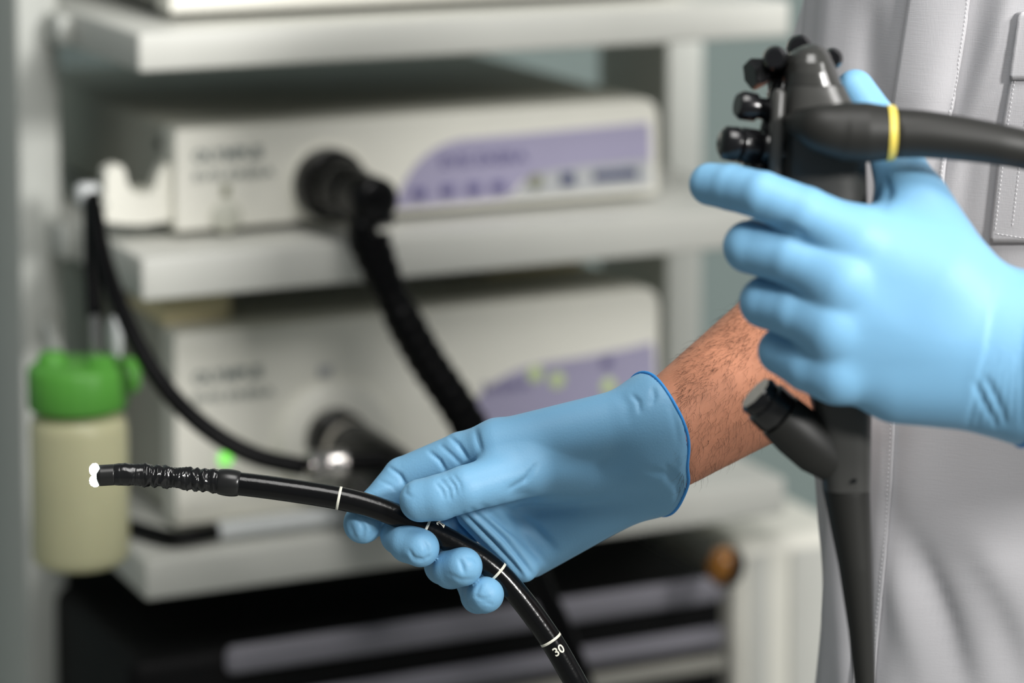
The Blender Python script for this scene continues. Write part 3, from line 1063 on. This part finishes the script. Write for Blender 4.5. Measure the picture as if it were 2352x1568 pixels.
# universal cord with its boot and the yellow ring, standing out of the front of the body
CD = 1.288
bp_ = spline(np.array([(1796, 274, 1.309), (1830, 281, 1.303), (1880, 294, CD), (1950, 303, CD), (2037, 305, CD)]), 50)
rbt = np.interp(bp_[:, 0], [1796, 1806, 1830, 1880, 1940, 1990, 2037], [4, 13, 30, 54, 68, 69, 62.5]) * CD / FPX
tube('cord_boot', [c2w(cxyz(*q)) for q in bp_], rbt, M['scope_soft'], None, 32, root=sc)
pbar('cord_stem', (1880, 300, 1.33), (1930, 303, 1.295), [(0, 62 * pxm), (1, 58 * pxm)], M['scope_soft'], 24)
pbar('yellow_ring', (2036, 305, CD), (2055, 305.5, CD), [(0, 60 * pxm), (0.05, 64 * pxm), (0.9, 62.5 * pxm), (1, 58 * pxm)], M['yellow'], 40)
cp_ = [(2050, 306, CD), (2120, 308, CD), (2220, 320, CD), (2300, 333, CD), (2400, 357, CD), (2700, 450, CD - 0.02), (3150, 720, CD - 0.06), (3400, 1150, CD - 0.06), (3450, 1800, CD - 0.03)]
cpp = spline(np.array(cp_, float), 110)
rcd = np.interp(cpp[:, 0], [2050, 2150, 2352, 2600], [57, 54, 46, 40]) * CD / FPX
tube('universal_cord', [c2w(cxyz(*q)) for q in cpp], rcd, M['scope_soft'], None, 28, root=sc)

# ================================================================== the person
# torso frame: the wearer faces the viewer, turned a little to the left
CT = np.array([0.390, 1.562])
NB = np.array([-0.3, -0.954])
LB = np.array([0.954, -0.3])


def coat_ring(z):
    """half width, half depth of the coat at height z"""
    zs_ = [0.42, 0.7, 0.95, 1.1, 1.25, 1.38, 1.44, 1.475]
    a_ = np.interp(z, zs_, [0.235, 0.222, 0.214, 0.216, 0.226, 0.215, 0.16, 0.085])
    b_ = np.interp(z, zs_, [0.150, 0.138, 0.130, 0.130, 0.132, 0.125, 0.10, 0.075])
    return a_, b_


body = None
zs_ = np.linspace(0.42, 1.475, 150)
na = 400
_t = np.linspace(0, 2 * math.pi, 6000)
_c = np.sign(np.cos(_t)) * np.abs(np.cos(_t)) ** (2 / 4.2)
_s = np.sign(np.sin(_t)) * np.abs(np.sin(_t)) ** (2 / 4.2)
_l = np.r_[0, np.cumsum(np.hypot(np.diff(_c) * 0.13, np.diff(_s) * 0.22))]
ang = np.interp(np.linspace(0, _l[-1], na, endpoint=False), _l, _t)
CA = np.interp(ang, _t, _c)
SA = np.interp(ang, _t, _s)
CV = np.zeros((len(zs_), na, 3))
for i, z in enumerate(zs_):
    a_, b_ = coat_ring(z)
    lean = np.interp(z, [0.42, 0.9, 1.06, 1.14, 1.28, 1.475], [0.05, 0.045, 0.016, 0.006, 0.022, 0.045])
    p = CT[None] + np.array([[-0.05, -1.0]]) * lean + np.outer(CA * b_, NB) + np.outer(SA * a_, LB)
    CV[i, :, :2] = p
    CV[i, :, 2] = z
nrm2 = np.zeros_like(CV)
t2 = np.roll(CV, -1, 1) - np.roll(CV, 1, 1)
nrm2[..., 0], nrm2[..., 1] = t2[..., 1], -t2[..., 0]
nrm2 /= np.linalg.norm(nrm2, axis=2)[..., None]
# outward?
cen = np.array([CT[0], CT[1], 0])
sgn = np.sign(((CV - cen) * nrm2)[..., :2].sum(-1).mean())
nrm2 *= sgn
U, Vv = proj(CV)
disp = np.zeros(U.shape)


def fold(line, h, w):
    global disp
    q = seg_dist(U, Vv, line)
    (x0, y0), (x1, y1) = line[0], line[-1]
    L2 = (x1 - x0) ** 2 + (y1 - y0) ** 2
    t = np.clip(((U - x0) * (x1 - x0) + (Vv - y0) * (y1 - y0)) / L2, 0, 1)
    disp += h * np.exp(-(q / w) ** 2) * (0.3 + 0.7 * np.sin(math.pi * t))


for ln, h, w in (
        ([(2260, -60), (2200, 200), (2140, 420), (2120, 560)], -0.004, 34),
        ([(2330, -60), (2275, 160), (2235, 300), (2200, 420)], 0.004, 30),
        ([(2290, 120), (2230, 330), (2200, 520)], -0.003, 22),
        ([(1990, -40), (1985, 150), (2000, 300)], -0.006, 40),
        ([(2050, 1175), (2110, 1290), (2170, 1420), (2230, 1600)], -0.005, 32),
        ([(2060, 1200), (2065, 1340), (2110, 1500), (2130, 1620)], 0.004, 40),
        ([(2150, 1180), (2260, 1300), (2360, 1460)], 0.003, 50),
        ([(2200, 1240), (2290, 1400), (2340, 1560)], -0.003, 36),
        ([(1886, 980), (1882, 1200), (1868, 1420), (1862, 1600)], -0.006, 20),
        ([(1905, 980), (1915, 1300), (1915, 1600)], 0.004, 30),
        ([(2030, 980), (2020, 1250), (2000, 1600)], 0.002, 16),
        ([(2200, 560), (2260, 700), (2330, 760)], -0.004, 40),
        ([(1960, 1180), (1975, 1400), (1990, 1600)], -0.003, 24)):
    fold(ln, h, w)
disp += 0.0012 * np.sin(ang * 23 + 2 * np.sin(zs_[:, None] * 9)) * np.interp(zs_, [0.42, 1.0, 1.475], [1.5, 0.7, 0.6])[:, None]
CV2 = CV + nrm2 * disp[..., None]
faces = []
for i in range(len(zs_) - 1):
    for j in range(na):
        j2 = (j + 1) % na
        faces.append((i * na + j, i * na + j2, (i + 1) * na + j2, (i + 1) * na + j))
cv = CV2.reshape(-1, 3)
bvh = BVHTree.FromPolygons([Vector(v) for v in cv], faces)


def onto(px, py, off=0.0, tree=None):
    hit, n_, _, _ = (tree or bvh).ray_cast(C_, ray(px, py))
    if hit is None:
        return None
    if n_.dot(ray(px, py)) > 0:
        n_ = -n_
    return np.array(hit + n_ * off)


# ---- body: one continuous skin surface (arms, shoulders, neck, trunk inside the clothes)
def wj(x, y, z):
    return w2c(np.array([x, y, z])) * 1000


shR = wj(0.255, 1.63, 1.385)
shL = wj(0.565, 1.485, 1.385)
elR = J(1885, 800, 1585)
elL = J(3250, 800, 1335)
wrL = J(2345, 815, 1293)
trunk = [(wj(*CT, 1.05), wj(*CT, 1.36), 95, 92), (wj(*CT, 1.37), wj(*CT, 1.5), 62, 55),
         (shR, shL, 52, 52)]
armR = [(J(1512, 965, 1460), J(1870, 705, 1565), 16.5, 28), (J(1530, 1060, 1464), J(1880, 835, 1570), 15.5, 27), (J(1515, 1010, 1460), J(1860, 770, 1562), 17.5, 32),
        (elR, shR, 38, 44)]
armL = [(wrL, elL, 24, 37), (J(2345, 760, 1294), J(3000, 760, 1300), 17, 26), (elL, shL, 40, 46)]


def body_fn(p):
    d = None
    for a_, b_, r1, r2 in trunk + armR + armL:
        c = caps(p, a_, b_, r1, r2)
        d = c if d is None else smin(d, c, 16.0)
    return d


allj = np.array([q for g_ in (trunk, armR, armL) for (a_, b_, _, _) in g_ for q in (a_, b_)])
bv, bf, bn = surface_nets(body_fn, allj.min(0) - 110, allj.max(0) + 110, 5.0)
person = pyd('person', c2w(bv / 1000), bf, M['skin'])
tag(person, 'person in grey-white coat and blue gloves holding the black endoscope in both hands', 'person')

bvb = BVHTree.FromPolygons([Vector(v) for v in c2w(bv / 1000)], [tuple(map(int, q)) for q in bf])
coat = pyd('coat', cv, faces, M['coat'], person)
coat['label'] = 'grey-white buttoned cotton coat'


def strip(name, rows, m, parent, off, thick=0.0012, nx=14):
    """cloth strip pressed on the coat: rows = [(py, px_left, px_right)]"""
    R = np.array(rows, float)
    ys = np.arange(R[0, 0], R[-1, 0] + 1, 12)
    V, ok = [], []
    for y in ys:
        xl, xr = np.interp(y, R[:, 0], R[:, 1]), np.interp(y, R[:, 0], R[:, 2])
        for k_ in range(nx):
            q = onto(xl + (xr - xl) * k_ / (nx - 1), y, off)
            V.append(q)
    V = [v if v is not None else np.array([0, 0, 0]) for v in V]
    Fs = []
    n = len(ys)
    for i in range(n - 1):
        for j in range(nx - 1):
            Fs.append((i * nx + j, i * nx + j + 1, (i + 1) * nx + j + 1, (i + 1) * nx + j))
    o = pyd(name, V, Fs, m, parent)
    md = o.modifiers.new('thickness', 'SOLIDIFY')
    md.thickness = thick
    md.offset = 0
    return o


def stitches(line, parent, step=10.0, length=6.4, off=0.0016, wd=0.55):
    """a row of thread stitches, each a short raised bar, joined into one part"""
    L = np.array(line, float)
    seg = np.r_[0, np.cumsum(np.hypot(*np.diff(L, axis=0).T))]
    V, Fs = [], []
    for s_ in np.arange(2, seg[-1] - length, step):
        q = []
        for e in (s_, s_ + length):
            x = np.interp(e, seg, L[:, 0])
            y = np.interp(e, seg, L[:, 1])
            q.append(onto(x, y, off))
        if q[0] is None or q[1] is None:
            continue
        v, f = tube_data(np.array(q), wd * 1.47 / FPX, 5)
        Fs += [tuple(k_ + len(V) for k_ in t) for t in f]
        V += list(v)
    o = pyd('stitching', V, Fs, M['thread'], parent)
    o['kind'] = 'stuff'
    return o


plk = strip('placket', [(-140, 2112, 2260), (0, 2090, 2228), (250, 2052, 2190), (420, 2036, 2172), (600, 2030, 2160), (800, 2020, 2150)], M['coat'], coat, 0.0022, 0.002)
stitches([(2228 - 4, -60), (2221, 5), (2204, 120), (2186, 250), (2170, 420)], plk, off=0.0036)
pk = strip('chest_pocket', [(26, 2340, 2560), (180, 2322, 2560), (300, 2302, 2560), (540, 2276, 2560), (556, 2277, 2560)], M['coat'], coat, 0.0018, 0.0016, 30)
stitches([(2350, 40), (2334, 180), (2316, 300), (2290, 525)], pk, off=0.0031)
stitches([(2372, 190), (2354, 300), (2328, 525)], pk, off=0.0031)
stitches([(2290, 532), (2352, 542), (2480, 560)], pk, off=0.0031)
strip('pocket_flap', [(24, 2346, 2560), (30, 2338, 2560), (178, 2320, 2560), (186, 2330, 2560)], M['coat'], pk, 0.0034, 0.0014, 30)
lowp = strip('front_edge', [(930, 1990, 2060), (1100, 1985, 2052), (1300, 1975, 2036), (1500, 1965, 2016), (1640, 1955, 2005)], M['coat'], coat, 0.0012, 0.0012)
stitches([(2052, 940), (2046, 1060), (2038, 1180), (2030, 1300), (2018, 1420), (2010, 1520), (2005, 1600)], lowp, off=0.0022)

# short right sleeve, left sleeve beyond the frame
sl = [c2w(q / 1000) for q in (shR + np.array([0, 25, 0]), shR * 0.7 + elR * 0.3, shR * 0.42 + elR * 0.58)]
PS = spline(sl, 40)


def cloth_wave(i, a_):
    return 0.0025 * np.sin(a_ * 3 + i * 0.25) + 0.0015 * np.sin(a_ * 7 - i * 0.4)


V, Fs = tube_data(PS, np.interp(np.linspace(0, 1, 40), [0, 0.15, 1], [0.048, 0.060, 0.062]), 60, cloth_wave, cap=False)
pyd('sleeve', V, Fs, M['coat'], coat)
sl = [c2w(q / 1000) for q in (shL + np.array([0, 25, 0]), shL * 0.6 + elL * 0.4, shL * 0.25 + elL * 0.75)]
PS = spline(sl, 50)
V, Fs = tube_data(PS, np.interp(np.linspace(0, 1, 50), [0, 0.15, 1], [0.05, 0.066, 0.055]), 60, cloth_wave, cap=False)
pyd('sleeve', V, Fs, M['coat'], coat)

# trousers and shoes, standing on the floor below the frame
for sg in (-1, 1):
    hp = np.array([*(CT + LB * 0.09 * sg), 0.80])
    ft = np.array([*(CT + LB * 0.10 * sg), 0.06])
    kn = (hp + ft) / 2 + np.array([*NB * 0.02, 0])
    P = spline([hp, kn, ft], 30)
    V, Fs = tube_data(P, np.interp(np.linspace(0, 1, 30), [0, 0.5, 1], [0.085, 0.068, 0.062]), 32, lambda i, a_: 0.002 * np.sin(a_ * 5 + i * 0.5))
    pyd('trouser_leg', V, Fs, M['trouser'], person)
    heel = np.array([*(CT + LB * 0.10 * sg - NB * 0.05), 0.0])
    toe = np.array([*(CT + LB * 0.11 * sg + NB * 0.19), 0.0])
    pr = [(0, 0.025), (0.04, 0.038), (0.3, 0.042), (0.55, 0.044), (0.8, 0.046), (0.95, 0.034), (1, 0.018)]
    o = lathe('shoe', heel, toe, pr, M['shoe'], person, 28)
    for v in o.data.vertices:
        f_ = (np.array(v.co)[:2] - heel[:2]) @ (toe - heel)[:2] / ((toe - heel)[:2] @ (toe - heel)[:2])
        v.co.z = 0.0005 if v.co.z < 0.0 else v.co.z * (1.9 - 1.0 * max(0, f_)) + 0.0005

# hair on the bare forearm
V, Fs = [], []
ax_f = (at(1880, 760, 1.56) - at(1520, 1010, 1.455)).normalized()
cnt = 0
tries = 0
while cnt < 2100 and tries < 12000:
    tries += 1
    t_ = random.random()
    px = 1500 + 330 * t_ + random.uniform(-30, 30)
    py = 1000 - 250 * t_ + random.uniform(-190, 190)
    hit, n_, _, _ = bvb.ray_cast(C_, ray(px, py))
    if hit is None:
        continue
    if px < 1560 + 0.0 * py:
        continue
    dens = 0.35 + 0.65 * (py < 1000 - 250 * t_ - 20)
    if random.random() > dens:
        continue
    if n_.dot(ray(px, py)) > 0:
        n_ = -n_
    dv = Vector((random.gauss(0, 0.2), random.gauss(0, 0.2), random.gauss(-0.25, 0.2))) - ax_f * 0.75 + n_ * 0.12
    dv.normalize()
    L_ = random.uniform(0.004, 0.010)
    p0 = hit - n_ * 0.0003
    p1 = hit + dv * L_ * 0.5 + n_ * 0.0012
    p2 = hit + dv * L_ + n_ * 0.0008
    v, f = tube_data(np.array([p0, p1, p2]), np.array([0.00005, 0.00004, 0.000015]), 3, cap=False)
    Fs += [tuple(k_ + len(V) for k_ in q) for q in f]
    V += list(v)
    cnt += 1
ah = pyd('arm_hair', V, Fs, M['hair'], person)
ah['kind'] = 'stuff'

# ------------------------------------------------------------------ front hand (right hand, closing on the tube)
E0 = 1450


def jr(px, py, dz, r):
    return (J(px, py, E0 + dz), r)


palmA = [(J(1505, 955, E0 + 1), J(1150, 1024, E0 + 5), 17, 13), (J(1510, 1025, E0 + 16), J(1150, 1105, E0 + 24), 20, 13),
         (J(1522, 1080, E0 + 32), J(1185, 1190, E0 + 40), 17, 12.5), (J(1480, 1102, E0 + 36), J(1215, 1266, E0 + 42), 16.5, 13.2),
         (J(1430, 1046, E0 + 19), J(1260, 1082, E0 + 15), 15, 13), (J(1500, 960, E0 + 2), J(1590, 905, E0 + 20), 18, 20),
         (J(1518, 1060, E0 + 24), J(1600, 1020, E0 + 42), 19, 20), (J(1500, 1010, E0 + 10), J(1600, 960, E0 + 28), 21, 23),
         (J(1095, 1172, E0 + 19), J(1202, 1302, E0 + 24), 10.5, 7.2)]
fingA = [
    ([jr(1400, 1045, 20, 12), jr(1210, 1082, -3, 13.2), jr(1070, 1122, -15, 11.6), jr(1010, 1142, -14, 11.4), jr(966, 1149, -12, 10.8)], 9.0),   # thumb
    ([jr(1140, 1024, 9, 12.5), jr(1060, 1042, 15, 11.2), jr(925, 1095, 24, 10.2), jr(868, 1160, 19, 9.6), jr(834, 1202, 13, 10.2)], 8.0),          # index
    ([jr(1150, 1105, 26, 12), jr(1020, 1130, 38, 10.5), jr(935, 1160, 32, 10), jr(918, 1228, 10, 9.8), jr(938, 1246, -2, 9.9), jr(966, 1258, -8, 9.6)], 7.0),                     # middle
    ([jr(1165, 1160, 37, 12), jr(1080, 1200, 42, 10.2), jr(1015, 1250, 30, 10), jr(1018, 1298, 10, 9.6), jr(1036, 1306, -1, 9.9), jr(1064, 1301, -8, 9.8)], 7.0),                # ring
    ([jr(1195, 1220, 40, 11.5), jr(1135, 1280, 40, 9), jr(1085, 1330, 26, 9), jr(1098, 1368, 10, 8.8), jr(1112, 1366, -2, 9), jr(1117, 1365, -5, 9)], 6.0),                   # little
]
cutO = J(1505, 1022, E0 + 8)
cn = np.array([math.cos(math.radians(22)) * math.cos(math.radians(28)), math.sin(math.radians(22)) * math.cos(math.radians(28)), math.sin(math.radians(28))])
cn = cn / np.linalg.norm(cn)
cutO = cutO + cn * 4
fA = hand_fn(palmA, fingA, cut=(cutO, cn))
ja = np.array([q for a_, b_, _, _ in palmA for q in (a_, b_)] + [c_[0] for ch, _ in fingA for c_ in ch])
hv, hf, hn = surface_nets(fA, ja.min(0) - 26, ja.max(0) + 26, 1.0)
foldsA = [
    # glove folds fanning along the tube from the thumb web
    ([(1065, 1180), (1130, 1245), (1200, 1320)], 1.6, 6), ([(1085, 1172), (1160, 1240), (1222, 1318)], 2.0, 7), ([(1110, 1165), (1190, 1225), (1250, 1290)], 1.8, 9),
    ([(1045, 1188), (1105, 1250), (1160, 1300)], 1.3, 5), ([(1150, 1160), (1230, 1215), (1275, 1262)], 1.2, 11), ([(1030, 1196), (1060, 1226), (1090, 1262)], 1.2, 4),
    ([(1100, 1190), (1175, 1262), (1212, 1330)], -0.7, 6),
    # crease where the thumb leaves the palm
    ([(1232, 1066), (1208, 1100), (1172, 1124)], 1.1, 6), ([(1170, 1126), (1240, 1166), (1330, 1170)], 1.4, 22),
    # index creases
    ([(1090, 978), (1096, 1010), (1103, 1035)], 1.2, 7), ([(1022, 992), (1052, 1020), (1074, 1054)], 1.1, 5), ([(985, 1036), (1010, 1058), (1026, 1086)], 1.0, 5),
    ([(1010, 1020), (1040, 1048), (1060, 1068)], 0.7, 5), ([(893, 1072), (920, 1092), (935, 1122)], 1.0, 4.5), ([(870, 1102), (900, 1116), (914, 1132)], 0.4, 4), ([(845, 1128), (870, 1145), (885, 1160)], 0.35, 4),
    # thumb joint wrinkles
    ([(1000, 1108), (1015, 1126), (1022, 1146)], 0.55, 3.6), ([(1012, 1100), (1030, 1122), (1036, 1148)], 0.65, 3.6), ([(1028, 1094), (1044, 1116), (1050, 1140)], 0.65, 3.6),
    ([(1040, 1088), (1056, 1110), (1060, 1132)], 0.5, 3.6), ([(926, 1120), (932, 1132), (946, 1142)], 0.4, 5), ([(1003, 1104), (1024, 1104), (1034, 1112)], 0.35, 3.5),
    # fingertips: slack film
    ([(822, 1190), (836, 1212), (832, 1238)], 0.7, 6), ([(800, 1200), (812, 1230), (824, 1244)], 0.5, 7), ([(845, 1196), (858, 1220), (850, 1240)], 0.5, 6),
    ([(938, 1262), (952, 1284), (972, 1290)], 0.7, 5), ([(972, 1240), (982, 1262), (976, 1282)], 0.6, 6), ([(955, 1280), (972, 1286), (990, 1276)], 0.6, 4),
    ([(1056, 1284), (1062, 1302), (1066, 1316)], 1.1, 4.5), ([(1072, 1278), (1090, 1282), (1100, 1296)], 0.5, 5), ([(1030, 1318), (1060, 1332), (1090, 1330)], 0.4, 5),
    ([(1090, 1368), (1108, 1376), (1126, 1372)], 0.6, 4), ([(1104, 1340), (1096, 1356), (1094, 1366)], 0.5, 5), ([(1100, 1386), (1115, 1382), (1132, 1388)], 0.4, 4),
    # cuff creases
    ([(1452, 906), (1466, 922), (1470, 946)], 0.9, 6), ([(1500, 890), (1502, 912), (1496, 930)], 0.8, 7), ([(1530, 1070), (1562, 1110), (1556, 1150)], 0.9, 8), ([(1486, 1080), (1530, 1090), (1560, 1130)], 0.9, 9),
    ([(1560, 960), (1566, 1040), (1560, 1110)], -0.5, 9), ([(1420, 900), (1440, 930), (1444, 970)], 0.5, 14), ([(1540, 930), (1555, 985), (1566, 1040)], 0.5, 8),
]
hv = crease(hv, hn, foldsA, E0 + 40)
gA = pyd('glove', c2w(hv / 1000), hf, M['glove'], person)
gA['label'] = 'blue glove closing its fingers and thumb round the tube'


def rim(fn, o, n_, parent, r=0.0011, wob=0.0):
    """rolled hem along the cut of a glove"""
    e1_ = np.cross(n_, np.array([0, 0, 1.0]))
    e1_ /= np.linalg.norm(e1_)
    e2_ = np.cross(n_, e1_)
    P = []
    for a_ in np.linspace(0, 2 * math.pi, 90, endpoint=False):
        d_ = e1_ * math.cos(a_) + e2_ * math.sin(a_)
        lo_, hi_ = 5.0, 60.0
        for _ in range(30):
            mid = (lo_ + hi_) / 2
            if fn((o - n_ * 0.6 + d_ * mid)[None])[0] < 0:
                lo_ = mid
            else:
                hi_ = mid
        P.append(o + d_ * (lo_ + 0.1) + n_ * (wob * math.sin(a_ * 5)))
    P = np.array(P + P[:2])
    V, Fs = tube_data(c2w(P / 1000), r, 10, cap=False)
    return pyd('cuff_rim', V, Fs, M['glove_rim'], parent)


rim(fA, cutO, cn, gA, 0.0008, 0.8)

# ------------------------------------------------------------------ rear hand (left hand, holding the control body, nearer to the viewer)
E1 = 1290


def js(px, py, dz, r):
    return (J(px, py, E1 + dz), r)


palmB = [(J(2335, 745, E1 + 6), J(1966, 552, E1 - 1), 16.5, 13), (J(2335, 820, E1 + 3), J(1934, 650, E1 - 4), 20, 13.5), (J(2330, 835, E1 + 3), J(1914, 752, E1 - 3), 19.5, 12.5),
         (J(2335, 893, E1 + 6), J(1926, 852, E1 + 2), 16, 12.5), (J(2250, 886, E1 + 7), J(2060, 890, E1 + 10), 15.5, 14), (J(2240, 706, E1 + 10), J(2102, 484, E1 + 20), 18.5, 16),
         (J(2150, 640, E1 + 4), J(2030, 566, E1 + 6), 18, 14.5), (J(2335, 745, E1 + 6), J(2420, 762, E1 + 7), 16.5, 17.5), (J(2335, 820, E1 + 3), J(2420, 835, E1 + 4), 20, 21), (J(2335, 893, E1 + 6), J(2420, 910, E1 + 7), 16, 17)]
fingB = [
    ([js(2140, 560, 16, 17), js(2090, 450, 22, 15), js(2045, 335, 40, 11), js(2010, 270, 52, 9.6), js(1964, 204, 60, 9.2)], 9.0),
    ([js(1962, 548, -3, 14), js(1850, 490, -2, 12.2), js(1752, 449, 3, 11), js(1680, 430, 16, 10.6), js(1632, 423, 24, 9.9)], 8.0),
    ([js(1930, 645, -7, 14.2), js(1820, 592, 2, 12.8), js(1722, 567, 14, 12), js(1738, 552, 40, 10), js(1810, 545, 58, 9)], 8.0),
    ([js(1908, 750, -5, 13.6), js(1830, 716, 4, 12.6), js(1758, 694, 16, 11.8), js(1772, 680, 40, 10), js(1840, 670, 56, 9)], 8.0),
    ([js(1920, 858, 1, 13), js(1855, 838, 6, 12), js(1796, 806, 17, 10.8), js(1810, 795, 40, 9), js(1870, 785, 54, 8.5)], 8.0),
]
cutB, cnB = J(2352, 826, E1 + 3), np.array([0.985, -0.12, 0.05])
cnB /= np.linalg.norm(cnB)
cutB = cutB + cnB * 3
fB = hand_fn(palmB, fingB, kp=17.0, cut=(cutB, cnB))
jb = np.array([q for a_, b_, _, _ in palmB for q in (a_, b_)] + [c_[0] for ch, _ in fingB for c_ in ch])
gv, gf, gn = surface_nets(fB, jb.min(0) - 26, jb.max(0) + 26, 1.1)
foldsB = [([(2292 + 12 * i, 640 + 6 * i), (2270 + 13 * i, 800), (2225 + 20 * i, 975)], 0.8, 7) for i in range(0, 7)]
foldsB += [([(1850, 540), (1800, 520), (1760, 518)], 1.0, 10), ([(2030, 480), (2040, 440), (2030, 400)], 0.8, 12),
           ([(2240, 880), (2262, 930), (2290, 978)], 1.0, 8), ([(2265, 870), (2290, 920), (2312, 975)], 0.9, 8)]
gv = crease(gv, gn, foldsB, E1 + 60)
gB = pyd('glove', c2w(gv / 1000), gf, M['glove'], person)
gB['label'] = 'blue glove wrapped round the control body, thumb raised behind it'
rim(fB, cutB, cnB, gB, 0.0012, 0.8)

# the arms stay inside the gloves
for fn, o_, n_ in ((fA, cutO, cn), (fB, cutB, cnB)):
    near = ((bv - o_) @ n_ < 2.0) & (np.linalg.norm(bv - o_, axis=1) < 90)
    ids = np.where(near)[0]
    for _ in range(4):
        p = bv[ids]
        q_ = p - n_ * np.maximum((p - o_) @ n_ + 1.0, 0)[:, None]
        d_ = fn(q_)
        g = np.stack([fn(q_ + np.eye(3)[k_] * 0.1) - d_ for k_ in range(3)], 1)
        g /= np.maximum(np.linalg.norm(g, axis=1)[:, None], 1e-6)
        bv[ids] = p - g * np.maximum(d_ + 3.0, 0)[:, None]
person.data.vertices.foreach_set('co', c2w(bv / 1000).astype(np.float32).ravel())
person.data.update()
